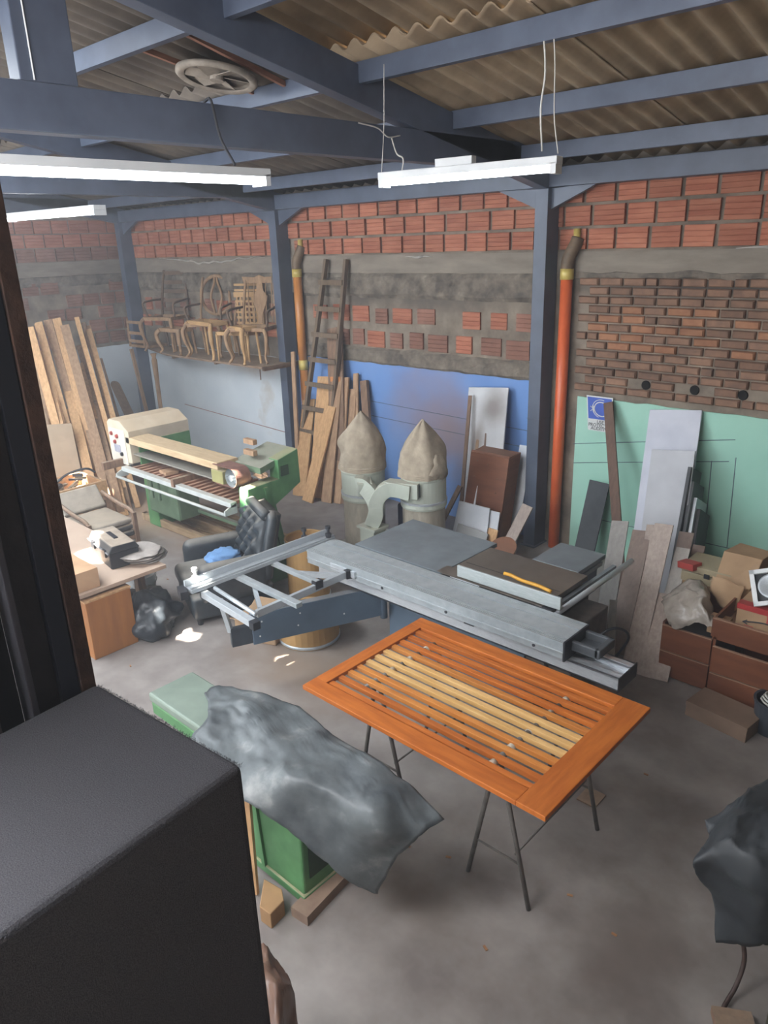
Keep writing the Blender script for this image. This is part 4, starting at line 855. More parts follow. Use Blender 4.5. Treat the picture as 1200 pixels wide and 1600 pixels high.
GW = (('slim brown stick leaning in front of the white wall, left corner', (-11.900, 5.900, 1.535), (-10.2, 5.3, 0), .035, .02, DARKW),
      ('round-ended brown board leaning on the white wall beside the sander head', (-12.050, 6.149, 1.036), (-11.0, 6.0, 0), .16, .02, DARKW),
      ('square brown board leaning low behind the sander head', (-12.000, 5.837, 0.731), (-11.2, 5.7, 0), .34, .02, DARKW),
      ('pale batten leaning from the shelf chairs to the corner column', (-11.604, 6.300, 1.664), (-11.35, 6.35, 0), .05, .04, PINED))
for lab, a, b, wd, th, mt in GW:
    if 'round-ended' in lab:
        a = Vector(a); b = Vector(b); d = (b-a).normalized(); wv = Vector((0, 1, 0)); wv = (wv-d*wv.dot(d)).normalized(); r = wd/2
        P = [a+wv*(r*math.cos(q))-d*(r*math.sin(q)) for q in [math.pi*k/8 for k in range(9)]]+[b-wv*r, b+wv*r]
        o = MB().prism(P, d.cross(wv)*th).build('leaning_board', mt)
    else: o = MB().plank(b, a, (0, 1, 0) if '-12' in str(a) or True else (1, 0, 0), wd, th).build('leaning_board', mt)
    tag(o, lab, 'board')

# ================= CHAIRS ON THE SHELF =================
SHW = pm('shelf_board', '#6f5a49', '#8b7460', 5, .85, st=(1, 6, 6), dust=.5)
t = thing('wall_shelf', 'rough wooden board shelf on the wall carrying the bare chair frames', 'shelf', (-9.2, 6.4, 1.66))
MB().prism([(-11.9, 6.60, 1.665), (-10.3, 6.15, 1.665), (-7.92, 6.12, 1.665), (-7.92, 6.80, 1.665), (-11.9, 6.80, 1.665)], (0, 0, .028)).build('shelf_board', SHW, t)
for x in (-10.2, -9.1, -8.0): MB().beam((x, 6.20, 1.645), (x, 6.80, 1.645), .05, .04).build('bracket', DARKW, t)
MB().tube([(-7.98, 6.13, 1.52), (-7.98, 6.13, 1.66)], .008, 6).build('bolt', RUST, t)
CW = pm('raw_chair_wood', '#86694f', '#a3836382'[:7], 6, .8, st=(3, 3, 1), bump=.1, dust=.3); CWD = pm('dark_chair_wood', '#584538', '#705a49', 6, .8, dust=.4); CWL = pm('light_chair_wood', '#a78359', '#bc976a', 6, .75)
def cab_leg(m, x, y, h, sx, sy, r=.022):    # cabriole leg
    m.tube(cat([(x, y, h), (x+sx*.045, y+sy*.045, h*.82), (x+sx*.03, y+sy*.03, h*.5), (x-sx*.005, y-sy*.005, h*.2), (x+sx*.03, y+sy*.03, .012)], 4), [r*1.3]*5+[r*1.2]*4+[r*.9]*4+[r*.75]*3+[r], 8)
def seat_ring(t, w_, d_, h, mat, th=.05):
    m = MB()
    for a, b in (((-w_/2, -d_/2), (w_/2, -d_/2)), ((-w_/2, d_/2), (w_/2, d_/2)), ((-w_/2, -d_/2), (-w_/2, d_/2)), ((w_/2, -d_/2), (w_/2, d_/2))): m.beam((a[0], a[1], h), (b[0], b[1], h), .035, th)
    m.build('seat_frame', mat, t, bev=.004)
def chair(kind, label, loc, rz, sc=1, mat=None, lmat=None):
    t = thing('chair_frame', label, 'chair', loc, rz, 'bare chair frames on the wall shelf', local=True); mat = mat or CW; lmat = lmat or mat
    w_, d_, h = .50, .46, .44*sc; H = 1.08*sc
    seat_ring(t, w_, d_, h, lmat)
    for s in (-1, 1):
        m = MB(); 
        if kind in ('balloon', 'splat', 'ladder'): cab_leg(m, s*w_/2, -d_/2, h, s, -1)
        else: m.tube([(s*w_/2, -d_/2, h), (s*w_/2, -d_/2, 0)], [.024, .014], 8)
        m.build('front_leg', lmat, t, smooth=True)
        MB().tube(cat([(s*w_/2, d_/2+.06, 0), (s*w_/2, d_/2, h), (s*(w_/2-.02), d_/2+.05, h+(H-h)*.55), (s*(w_/2-.04), d_/2+.12, H-.04)], 4), .02, 8).build('back_post', mat, t, smooth=True)
    yb = d_/2+.10
    if kind == 'ladder':
        for k in range(5): z = h+.10+k*.12*sc; MB().plank((-w_/2+.03, d_/2+.02+.022*k, z), (w_/2-.03, d_/2+.02+.022*k, z), (0, 0, 1), .055, .015).build('ladder_rung', mat, t)
    elif kind == 'balloon':
        m = MB(); P = []
        for k in range(25):
            a = 2*math.pi*k/24; P.append((.25*math.sin(a), d_/2+.09-.05*math.cos(a)*.8, h+.36*sc-.26*sc*math.cos(a)))
        m.tube(P, .026, 8, False); m.build('back_hoop', mat, t, smooth=True)
        m = MB()
        for s in (-1, 1): m.tube(cat([(s*.02, d_/2+.04, h+.10), (s*.09, d_/2+.08, h+.33*sc), (s*.03, d_/2+.11, h+.52*sc), (s*.02, d_/2+.12, h+.60*sc)], 4), .018, 8)
        m.build('back_splat', mat, t, smooth=True)
    elif kind == 'splat':
        P = [(.03, .0), (.035, .12), (.10, .28), (.11, .34), (.05, .42), (.035, .56)]
        pl = [(x, d_/2+.02+z*.15, h+.04+z*sc) for x, z in P]+[(-x, d_/2+.02+z*.15, h+.04+z*sc) for x, z in P[::-1]]
        MB().prism(pl, (0, .015, 0)).build('back_splat', mat, t)
        MB().prism([(-.24, yb, H-.09), (.24, yb, H-.09), (.26, yb, H), (.08, yb, H-.01), (0, yb, H+.02), (-.08, yb, H-.01), (-.26, yb, H)], (0, .025, 0)).build('crest_rail', mat, t, bev=.004)
        for s in (-1, 1):
            for q in (.35, .70): MB().tube([(s*.25*q, d_/2+.03, h+.04), (s*.25*q, yb, H-.08)], .008, 6).build('back_spindle', mat, t)
    elif kind == 'lattice':
        MB().box((-.24, yb-.07, H-.10), (.24, yb-.045, H-.03)).build('crest_rail', lmat, t)
        for k in range(7): MB().box((-.20+k*.063, yb-.07, h+.05), (-.175+k*.063, yb-.055, H-.08)).build('lattice_bar', lmat, t)
        for k in range(8): MB().box((-.22, yb-.072, h+.08+k*.075), (.22, yb-.058, h+.11+k*.075)).build('lattice_bar', lmat, t)
    if kind in ('ladder', 'balloon', 'splat'):
        for s in (-1, 1):
            MB().tube(cat([(s*.25, d_/2+.03, h+.26), (s*.30, .0, h+.25), (s*.29, -.16, h+.22), (s*.27, -.14, h+.10), (s*.25, -.12, h)], 4), .018, 8).build('armrest', CWD, t, smooth=True)
    return t
chair('splat', 'tall armchair frame with pierced splat and carved crest, rightmost on the shelf', (-8.42, 6.42, 1.693), R(28), 1.03)
chair('lattice', 'chair frame with a square lattice back between the two tall armchairs on the shelf', (-8.78, 6.47, 1.693), R(20), .86, CW, CWL)
chair('balloon', 'armchair frame with an oval looped back in the middle of the shelf', (-9.50, 6.45, 1.693), R(28), 1.05)
chair('ladder', 'weathered ladder-back armchair frame at the left end of the shelf', (-10.65, 6.45, 1.693), R(20), 1.14, CWD, CW)
def stool(label, loc, rz, wd, dp, h, mat):
    t = thing('seat_stool_frame', label, 'stool', loc, rz, 'bare chair frames on the wall shelf', local=True)
    seat_ring(t, wd, dp, h, mat, .055)
    for s in (-1, 1):
        m = MB(); cab_leg(m, s*wd/2, -dp/2, h, s, -1, .026); m.build('front_leg', mat, t, smooth=True)
        MB().tube([(s*wd/2, dp/2, h), (s*(wd/2+.02), dp/2+.03, 0)], .018, 8).build('rear_leg', mat, t)
stool('light wooden seat frame with curved legs at the front middle of the shelf', (-9.30, 6.28, 1.693), R(-4), .62, .26, .50, CWL)
stool('light wooden seat frame with curved legs at the front right of the shelf', (-8.42, 6.24, 1.693), R(-8), .34, .20, .47, CWL)
stool('low curved-leg seat frame hooked on the left end of the shelf', (-10.15, 6.28, 1.693), R(4), .46, .24, .36, CW)
t = thing('small_chair_back', 'small upside-down seat frame with turned spindles, leftmost above the white wall', 'chair', (-11.35, 6.42, 1.72), 0, 'bare chair frames on the wall shelf')
for x in (-11.6, -11.15): MB().tube([(x, 6.3, 1.71), (x, 6.3, 2.15)], .018, 8).build('post', CW, t)
for z in (1.80, 1.93, 2.10): MB().beam((-11.6, 6.3, z), (-11.15, 6.3, z), .02, .045).build('rail', CW, t)
MB().box((-11.65, 6.3, 1.70), (-11.1, 6.7, 1.74)).build('seat_frame', CW, t)
t = thing('turned_post', 'tall slender turned wooden post standing from the floor to the shelf', 'post', (-10.350, 6.250, 0.284))
PX = Vector((-10.75, 6.2, 0)); MB().lathe([(.03, 0), (.03, .3), (.045, .34), (.03, .38), (.035, 1.2), (.045, 1.55), (.03, 1.6), (.05, 1.66)], PX, 14).build('shaft', CW, t, smooth=True); t.location = PX; t.children[0].location = -Vector((0, 0, 0)); t.children[0].data.transform(Matrix.Translation(Vector((-10.350, 6.250, 0.284))-PX))

# ================= LADDER AND PLANKS BY THE BLUE WALL =================
t = thing('wooden_ladder', 'narrow grey-brown wooden ladder leaning above the tall planks', 'ladder', (-7.2, 6.3, 0))
LW = pm('ladder_wood', '#5f4f44', '#76644f', 6, .85, st=(5, 5, .8))
la, lb = Vector((-7.227, 6.740, 3.017)), Vector((-6.872, 6.740, 3.013)); fa, fb = Vector((-7.79, 6.44, 0)), Vector((-7.16, 6.43, 0))
for a, b in ((fa, la), (fb, lb)): MB().plank(a, b, (1, 0, 0), .045, .06).build('stile', LW, t, bev=.003)
for k in range(8):
    f = .16+k*.107; MB().plank(fa.lerp(la, f)+Vector((-.05, -.035, 0)), fb.lerp(lb, f)+Vector((.0, -.035, 0)), (0, 0, 1), .06, .02).build('rung', LW, t)
HP = [('pale wide plank at the left of the bunch by the ladder', (476, 622), (462, 800), 26, PINE), ('wide pale plank second from the left by the ladder', (500, 588), (482, 808), 24, PINE),
      ('plank with a fresh orange sawn end by the ladder', (520, 590), (512, 810), 15, pm('fresh_pine', '#b8733f', '#cb8a52', 5, .6, st=(6, 6, .8))), ('broad pale plank in front, its top just below the orange one', (508, 634), (490, 812), 20, PINE),
      ('dusty plank right of the orange-ended one', (532, 590), (520, 805), 14, PINED), ('shorter dusty plank to the right of the bunch', (540, 610), (530, 800), 12, PINED), ('thin batten at the right of the bunch beside the blue paint', (549, 584), (540, 800), 6, PINED),
      ('tall grey-brown board behind the ladder', (523, 512), (520, 780), 26, DARKW), ('narrow strip behind the ladder, against the drain pipe', (477, 548), (468, 790), 9, PINED), ('separate double batten against the blue wall, right of the bunch', (571, 594), (575, 780), 13, DARKW)]
for i, (lab, T, F, wd, mt) in enumerate((
    (HP[0][0], (-7.64, 6.66, 1.203), (-7.39, 6.15, 0), .24, PINE), (HP[1][0], (-7.30, 6.66, 1.55), (-7.16, 6.24, 0), .24, PINE), (HP[2][0], (-7.03, 6.64, 1.571), (-6.90, 6.20, 0), .18, PINED),
    (HP[3][0], (-7.06, 6.52, 1.206), (-7.12, 6.06, 0), .20, PINE), (HP[4][0], (-6.93, 6.68, 1.57), (-6.76, 6.26, 0), .14, PINED), (HP[5][0], (-6.81, 6.70, 1.428), (-6.62, 6.30, 0), .12, PINED),
    (HP[6][0], (-6.80, 6.75, 1.623), (-6.50, 6.36, 0), .08, PINED), (HP[7][0], (-7.183, 6.78, 2.175), (-6.75, 6.28, 0), .27, DARKW), (HP[8][0], (-7.86, 6.62, 1.839), (-7.56, 6.30, 0), .07, PINED), (HP[9][0], (-6.66, 6.755, 1.543), (-6.3, 6.45, 0), .11, DARKW))):
    tag(MB().plank(F, T, (1, 0, 0), wd, .025 if i != 9 else .05).build('leaning_plank', mt, bev=.002), lab, 'plank', 'planks by the ladder')

FP = pm('fresh_pine', '#b8733f', '#cb8a52')
o_ = [o for o in bpy.data.objects if o.get('label') == HP[2][0]][0]
MB().plank(Vector((-7.03, 6.632, 1.30)), Vector((-7.03, 6.632, 1.30)).lerp(Vector((-7.055, 6.63, 1.575)), 1), (1, 0, 0), .182, .035).build('sawn_end', FP, o_)['label'] = 'fresh orange sawn end'
# ================= BOARDS ON THE BLUE WALL =================
SOIL = pm('soiled_white_board', '#b9bbbd', '#c9cacb', 2, .6, spot=[((-4.6, 6.6, 1.45), .22, '#6e6058', (1, .3, .8)), ((-4.75, 6.6, 1.1), .16, '#7a6c62', (1.6, .3, .5))])
def bd(lab, F, T, wd, th, mt, nm='leaning_board', c='board', g=None, bev=.002):
    return tag(MB().plank(F, T, (1, 0, 0), wd, th).build(nm, mt, bev=bev), lab, c, g)
bd('tall white board with brown smudges leaning on the blue wall', (-4.56, 6.30, 0), (-4.715, 6.72, 1.66), .52, .018, SOIL)
bd('dark tapering stick leaning on the left edge of the smudged white board', (-4.70, 6.16, .0), (-4.89, 6.62, 1.57), .045, .015, DARKW, 'leaning_stick', 'stick')
bd('short brown lath in front of the smudged white board', (-4.66, 6.22, .0), (-4.76, 6.64, 1.30), .04, .012, PINED, 'leaning_stick', 'stick')
bd('thin dark lath right of the short lath on the smudged white board', (-4.50, 6.22, .0), (-4.67, 6.64, 1.32), .022, .012, DARKW, 'leaning_stick', 'stick')
bd('small white sheet peeking out behind the brown carcase', (-4.22, 6.46, 0), (-4.21, 6.72, 1.08), .16, .012, WHITEB)
t = thing('brown_carcase', 'upright brown cabinet carcase leaning with its back to the blue wall', 'cabinet', (-4.38, 6.2, 0))
def leanbox(y0, z1, x0, x1, dp, mat, nm, par):
    # box leaning back: bottom front y0, top front y0+.22
    k = .20
    return MB().hexa([(x0, y0, 0), (x1, y0, 0), (x1, y0+dp, .03), (x0, y0+dp, .03), (x0, y0+k, z1), (x1, y0+k, z1), (x1, y0+k+dp, z1+.03), (x0, y0+k+dp, z1+.03)]).build(nm, mat, par, bev=.003)
leanbox(6.13, 1.02, -4.66, -4.17, .022, WALN, 'side_panel', t); leanbox(6.15, 1.02, -4.66, -4.64, .21, WALN, 'side_panel', t); leanbox(6.15, 1.02, -4.19, -4.17, .21, WALN, 'side_panel', t); leanbox(6.35, 1.00, -4.64, -4.19, .012, DARKW, 'back_panel', t)
MB().hexa([(-4.65, 6.33, 1.01), (-4.18, 6.33, 1.01), (-4.18, 6.55, 1.03), (-4.65, 6.55, 1.03), (-4.65, 6.33, 1.03), (-4.18, 6.33, 1.03), (-4.18, 6.55, 1.05), (-4.65, 6.55, 1.05)]).build('end_panel', WALN, t)
for x, z in ((-4.56, .95), (-4.42, .93), (-4.57, .78), (-4.28, .80), (-4.28, .65)): MB().lathe([(.008, 0), (.008, .008)], (x, 6.13+.2*z/1.02-.002, z), 8, M=Matrix.Rotation(R(90), 3, 'X')).build('screw_cap', DARKW, t)
P = [(-4.69, 0), (-4.22, 0), (-4.24, .53), (-4.43, .53), (-4.435, .73), (-4.45, .53), (-4.64, .53)]
o = MB().prism([(x, 5.98+.22*z, z) for x, z in P], (0, .012, 0)).build('leaning_board', WHITEB); tag(o, 'white cut board with a thin pointed spike, in front of the brown carcase', 'board')
bd('second white board just behind the spiked one', (-4.33, 6.03, 0), (-4.33, 6.13, .50), .40, .012, WHITEB)
bd('small grey board in front of the white spiked one', (-4.40, 5.90, 0), (-4.38, 6.0, .30), .40, .014, pm('grey_board', '#8c8d8d', '#9a9b9a', 6, .6))
bd('narrow plywood piece behind the small grey board', (-4.18, 5.96, 0), (-4.17, 6.08, .32), .12, .02, PINE)
bd('short grey-brown offcut leaning between the carcase and the column', (-4.02, 5.95, 0), (-3.90, 6.30, .58), .13, .02, LAM)
tag(MB().lathe([(.15, -.01), (.15, .01)], (-3.82, 5.72, .30), 28, M=Matrix.Rotation(R(35), 3, 'X')).build('round_disc', WALN), 'round brown disc standing behind the saw tables', 'disc')
bd('tapered brown stick left of the white spiked board', (-4.92, 5.95, 0), (-4.78, 6.3, .62), .06, .02, DARKW, 'leaning_stick', 'stick')
# ================= MINT WALL =================
t = thing('safety_sign', 'blue and white ear-protection sign on the mint wall', 'sign', (-3.42, 6.80, 1.36))
SX0, SX1, SZ0, SZ1 = -3.60, -3.28, 1.37, 1.705
SW = pm('sign_white', '#c3c5c4', '#cfd0cf', 6, .5, bump=0); SBL = pm('sign_blue', '#2b4ea8', '#3257b4', 6, .45, bump=0)
S0 = Vector((-3.570, 6.790, 1.693)); S1 = Vector((-3.288, 6.790, 1.692)); S2 = Vector((-3.532, 6.790, 1.343))
ax = (S1-S0); dn = (S2-S0); 
def sp(u, v, d=0): return S0+ax*u+dn*v+Vector((0, -d, 0))
MB().prism([sp(0, 0), sp(1, 0), sp(1, 1), sp(0, 1)], (0, -.006, 0)).build('plate', SW, t)
MB().prism([sp(.04, .04, .006), sp(.96, .04, .006), sp(.96, .66, .006), sp(.04, .66, .006)], (0, -.001, 0)).build('blue_field', SBL, t)
m = MB(); P = []
for k in range(25):
    a = R(50)+R(260)*k/24; P.append(sp(.56+.27*math.cos(a), .36-.20*math.sin(a), .008))
m.tube(P, .006, 6); P = [sp(.56+.34*math.cos(R(70)+R(180)*k/12), .35-.26*math.sin(R(70)+R(180)*k/12), .008) for k in range(13)]; m.tube(P, .004, 6)
m.tube([sp(.14, .30, .008), sp(.24, .36, .008), sp(.14, .44, .008)], .004, 5); m.tube([sp(.24, .28, .008), sp(.26, .44, .008)], .008, 6)
m.build('head_symbol', SW, t)
def text(body, loc, size, mat, parent, name='lettering', right=(1, 0, 0), upv=(0, 0, 1), al='CENTER', bold=.0):
    c = bpy.data.curves.new(name, 'FONT'); c.body = body; c.size = size; c.align_x = al; c.align_y = 'CENTER'; c.extrude = .0006; c.offset = bold
    o = bpy.data.objects.new(name, c); COL.objects.link(o); bpy.context.view_layer.update()
    me = bpy.data.meshes.new_from_object(o); bpy.data.objects.remove(o); me.materials.clear(); me.materials.append(mat)
    o = bpy.data.objects.new(name, me); COL.objects.link(o); r = Vector(right).normalized(); u = Vector(upv).normalized(); n = r.cross(u); u = n.cross(r)
    M_ = Matrix((r, u, n)).transposed().to_4x4(); M_.translation = Vector(loc); me.transform(M_)
    if parent:
        off = Vector((0, 0, 0)); p = parent
        if parent.name not in LOCALROOT:
            while p: off += p.location; p = p.parent
        me.transform(Matrix.Translation(-off)); o.parent = parent
    return o
INK = pm('black_ink', '#202226', '#26282c', 6, .6, bump=0)
for i, s in enumerate(('USE', 'PROTECTOR', 'AUDITIVO')): text(s, sp(.5, .735+.10*i, .0068), .046, INK, t, right=ax, upv=-dn, bold=.0006)
bd('long dark brown plank leaning across the sign on the mint wall', (-2.77, 6.20, 0), (-3.31, 6.74, 1.655), .095, .02, pm('dark_plank', '#5b4437', '#6c5242', 5, .7, st=(7, 7, .8)), 'leaning_plank', 'plank')
bd('dark slate-coloured board behind the orange pipe and outfeed table', (-3.36, 6.5, 0), (-3.33, 6.72, .84), .22, .02, pm('slate_board', '#34383b', '#44484b', 6, .7))
bd('tall pale grey-white panel leaning on the mint wall', (-2.46, 6.14, 0), (-2.655, 6.77, 1.655), .48, .018, pm('pale_panel', '#b1b4c0', '#c2c4ce', 3, .5))
bd('shorter greyish panel in front of the tall pale one', (-2.38, 6.02, 0), (-2.54, 6.52, 1.345), .39, .016, pm('greyer_panel', '#a6a7ac', '#b4b5b9', 3, .5))
for i, (x, z1, mt) in enumerate(((-2.40, 1.18, BLACK), (-2.36, 1.05, pm('dark_sheet', '#3f4448', '#4e5357', 6, .5)), (-2.32, .9, ALU), (-2.28, .80, BLACK))):
    bd(['thin black sheet edge-on behind the pale panels', 'thin dark grey sheet next to the black one, right of the pale panels', 'thin aluminium strip right of the pale panels', 'outermost short black sheet right of the pale panels'][i],
       (x+.16, 6.06+.03*i, 0), (x+.05, 6.58, z1), .03, .30, mt)
LP = [('wide oak laminate plank, tallest of the group on the floor by the saw rail', (-2.08, 4.95, 0), (-2.20, 5.62, .98), .15), ('sloping oak laminate board at the front right of the group', (-1.90, 4.92, 0), (-1.98, 5.35, .52), .24),
      ('grey laminate plank at the left edge of the group beside the saw', (-2.42, 5.10, 0), (-2.62, 5.72, .88), .15), ('brown laminate plank second from the left in the group', (-2.28, 5.08, 0), (-2.42, 5.72, .84), .16),
      ('laminate plank just behind the tallest one', (-2.14, 5.12, 0), (-2.33, 5.76, .90), .14), ('whitish narrow plank low at the left of the group', (-2.22, 4.88, 0), (-2.34, 5.10, .46), .06),
      ('pale grey plank at the right of the tallest one', (-1.96, 5.05, 0), (-2.04, 5.66, .80), .11), ('brown plank behind at the right of the laminate group', (-2.0, 5.25, 0), (-2.10, 5.86, .86), .12), ('short brown plank rightmost of the laminate group', (-1.92, 5.22, 0), (-1.98, 5.84, .78), .10)]
LM2 = pm('pale_laminate', '#98938c', '#a8a39b', 4, .5, st=(9, 9, .8)); LM3 = pm('brown_laminate', '#6d5a50', '#7d695d', 4, .5, st=(9, 9, .8))
for i, (lab, F, T, wd) in enumerate(LP):
    bd(lab, F, T, wd, .014, (LAM, LAM, pm('grey_laminate', '#7d7873', '#8d8882', 4, .5, st=(9, 9, .8)), LM3, LAM, LM2, LM2, LM3, LM3)[i], 'laminate_plank', 'plank', 'laminate planks standing by the saw')
# ================= CABINETS AND BOXES, RIGHT =================
CABM = pm('reddish_cabinet', '#5f3520', '#71432a', 3, .5, st=(1, 1, 5), bump=.03); CABL = pm('cabinet_edge', '#8a6a55', '#9b7b64', 6, .6)
def drawerbox(label, x0, x1, y0, y1, zt, opened):
    t = thing('drawer_cabinet', label, 'cabinet', ((x0+x1)/2, (y0+y1)/2, 0))
    MB().box((x0, y0+.02, 0), (x0+.018, y1, zt)).build('side_panel', CABM, t); MB().box((x1-.018, y0+.02, 0), (x1, y1, zt)).build('side_panel', CABM, t)
    MB().box((x0+.018, y1-.012, 0), (x1-.018, y1, zt)).build('back_panel', CABM, t); MB().box((x0+.018, y0+.02, .02), (x1-.018, y1-.012, .035)).build('bottom_panel', CABM, t)
    for k in range(2):
        z0 = .015+k*.215; d = MB().box((x0+.008, y0, z0), (x1-.008, y0+.018, z0+.205)).build('drawer_front', CABM, t, bev=.003)
        MB().box((x0+.008, y0-.001, z0+.200), (x1-.008, y0+.019, z0+.206)).build('front_edge', CABL, d)
    if not opened: MB().box((x0, y0+.02, zt-.018), (x1, y1, zt)).build('top_panel', CABM, t)
    return t
drawerbox('open-topped reddish-brown drawer cabinet with a plastic bag slumped on it', -1.90, -1.52, 5.0, 5.5, .45, True)
drawerbox('reddish-brown drawer cabinet cut by the right edge, carrying the taped carton', -1.50, -1.02, 4.92, 5.5, .50, False)
t = thing('loose_drawer', 'reddish drawer lying on top of the right cabinet with the taped carton in it', 'drawer', (-1.28, 5.2, .52))
MB().box((-1.52, 4.93, .505), (-1.04, 4.945, .64)).build('drawer_front', CABM, t); MB().box((-1.52, 4.945, .505), (-1.505, 5.45, .64)).build('drawer_side', CABM, t); MB().box((-1.505, 4.945, .505), (-1.04, 5.45, .515)).build('drawer_bottom', CABL, t); MB().box((-1.52, 4.93, .64), (-1.04, 4.955, .648)).build('top_edge', CABL, t)
PLB = pm('cloudy_plastic', '#8b8279', '#a39a90', 8, .25, 0, .6, c3='#c2bcb2')
rows = [[(-2.029, 5.300, 0.492), (-1.935, 5.350, 0.613), (-1.814, 5.400, 0.685), (-1.738, 5.400, 0.654)], [(-1.969, 5.150, 0.542), (-1.820, 5.120, 0.655), (-1.671, 5.150, 0.690), (-1.621, 5.200, 0.581)], [(-1.876, 5.020, 0.517), (-1.748, 4.970, 0.554), (-1.614, 5.000, 0.613), (-1.529, 5.050, 0.579)], [(-1.832, 5.000, 0.459), (-1.776, 4.970, 0.454), (-1.657, 4.980, 0.534), (-1.519, 5.000, 0.568)]]
tag(loft(rows, 10, 10, .03, 9, 6).build('plastic_bag', PLB, None, smooth=True, solid=.003, rec=False), 'cloudy crumpled plastic bag slumped over the open cabinet', 'bag')
tag(MB().box((-1.88, 5.04, .32), (-1.54, 5.44, .42)).build('dark_contents', BLACK, bev=.02), 'dark stuff filling the open drawer cabinet', 'contents')
tag(MB().beam((-2.0, 5.55, .72), (-1.86, 5.5, .74), .10, .05).build('red_white_packet', REDB), 'small red packet at the back of the plastic bag', 'packet')
t = thing('beige_case', 'small beige metal case with a clasp on a carton behind the plastic bag', 'case', (-1.78, 5.62, .60))
MB().box((-1.99, 5.50, .0), (-1.58, 5.82, .60)).build('carton_below', KRAFT, t, bev=.003)
MB().box((-1.98, 5.50, .60), (-1.60, 5.80, .68)).build('case_body', pm('beige_metal', '#8f836a', '#9f9378', 6, .5), t, bev=.006); MB().box((-1.98, 5.495, .685), (-1.60, 5.80, .74)).build('case_lid', pm('beige_metal', '#8f836a', '#9f9378'), t, bev=.006); MB().box((-1.80, 5.485, .665), (-1.76, 5.495, .70)).build('clasp', BLACK, t)
t = thing('kraft_parcel', 'tall kraft cardboard parcel with torn lower wrapping between the case and the lamp', 'parcel', (-1.55, 5.5, .5))
MB().box((-1.72, 5.42, .0), (-1.44, 5.78, .60)).build('support_box', CABM, t, bev=.004)
MB().hexa([(-1.72, 5.44, .58), (-1.46, 5.40, .58), (-1.44, 5.66, .62), (-1.70, 5.70, .62), (-1.70, 5.56, .90), (-1.42, 5.56, .90), (-1.40, 5.76, .90), (-1.66, 5.80, .90)]).build('parcel_body', KRAFT, t, bev=.006)
tag(loft([[(-1.72, 5.42, .74), (-1.60, 5.38, .75), (-1.46, 5.38, .74)], [(-1.72, 5.40, .62), (-1.60, 5.36, .60), (-1.48, 5.36, .62)], [(-1.66, 5.40, .55), (-1.58, 5.35, .50), (-1.50, 5.36, .54)]], 6, 6, .02, 9, 2).build('torn_paper', KRAFT, None, solid=.002, rec=False, smooth=True), 'torn brown wrapping paper hanging at the front of the kraft parcel', 'paper')
tag(MB().cbox((-1.52, 5.10, .52), (.14, .10, .12)).build('small_carton', KRAFT, bev=.003), 'tiny open carton squeezed between the plastic bag and the loose drawer', 'box')
t = thing('taped_carton', 'brown carton with red tape and a curved arrow mark in the loose drawer', 'box', (-1.2, 5.2, .515))
RT = pm('red_tape', '#9a2c2e', '#a93a38', 8, .4, bump=0)
bx = (-1.40, -.98); MB().box((bx[0], 5.03, .52), (bx[1], 5.40, .76)).build('carton_body', KRAFT, t, bev=.003)
for a, b in (((-1.40, .725), (-.98, .763)), ((-1.40, .52), (-.98, .565)), ((-1.20, .665), (-1.14, .725)), ((-1.34, .565), (-1.28, .615))): MB().box((a[0]-.002, 5.026, a[1]), (b[0], 5.03, b[1])).build('tape', RT, t)
MB().box((-1.40, 5.03, .76), (-.98, 5.10, .764)).build('tape', RT, t)
m = MB(); P = [(-1.36+.30*k/12, 5.026, .655-.0*k+(-.035*math.sin(math.pi*k/12))+.06*0) for k in range(13)]
P = [(-1.35+.32*k/12, 5.026, .635+.03*math.sin(math.pi*k/12)) for k in range(13)]
m.tube(P, .005, 6); m.tube([(-1.325, 5.026, .655), (-1.352, 5.026, .636), (-1.32, 5.026, .625)], .004, 6); m.build('arrow_mark', INK, t)
t = thing('square_spotlight', 'white square recessed spotlight standing on the taped carton', 'lamp', (-1.2, 5.2, .76))
c = Vector((-1.23, 5.14, .90)); Mt = Matrix.Rotation(R(45), 3, 'Z') @ Matrix.Rotation(R(55), 3, 'X'); Mt = Matrix.Rotation(R(52), 3, 'X') @ Matrix.Rotation(R(24), 3, 'Z')
def q3(x, y, z): return c+Mt @ Vector((x, y, z))
m = MB()
for a, b in (((-.13, -.115), (.13, -.115)), ((-.13, .115), (.13, .115)), ((-.115, -.13), (-.115, .13)), ((.115, -.13), (.115, .13))): m.beam(q3(a[0], a[1], 0), q3(b[0], b[1], 0), .03, .02, Mt @ Vector((0, 0, 1)))
m.build('square_frame', WHITEP, t); MB().hexa([q3(x, y, z) for z in (-.10, -.02) for x, y in ((-.11, -.11), (.11, -.11), (.11, .11), (-.11, .11))]).build('lamp_box', BLACK, t)
MB().lathe([(.085, -.01), (.088, .01), (.075, .012), (.04, -.01)], c, 28, False, True, Mt).build('reflector', ALU, t, smooth=True); MB().lathe([(.03, -.008), (.02, .01), (.006, .016)], c, 16, M=Mt).build('bulb', ALU, t, smooth=True)
MB().hexa([q3(x, y, z) for z in (-.12, -.10) for x, y in ((-.13, -.13), (.13, -.13), (.13, .13), (-.13, .13))]).build('back_plate', KRAFT, t)
t = thing('flat_carton', 'long flat cardboard box lying on the floor in front of the cabinets', 'box', (-1.3, 4.72, 0), R(-8), local=True)
MB().box((-.215, -.12, 0), (.215, .13, .115)).build('carton_body', pm('dim_cardboard', '#6d5848', '#7d6756', 4, .85), t, bev=.004); MB().box((-.217, -.122, .085), (.217, .132, .118)).build('lid', pm('dim_cardboard', '#6d5848', '#7d6756'), t, bev=.003)
t = thing('black_bucket', 'black bucket with coiled cable at the right edge', 'bucket', (-1.021, 4.837, 0.000))
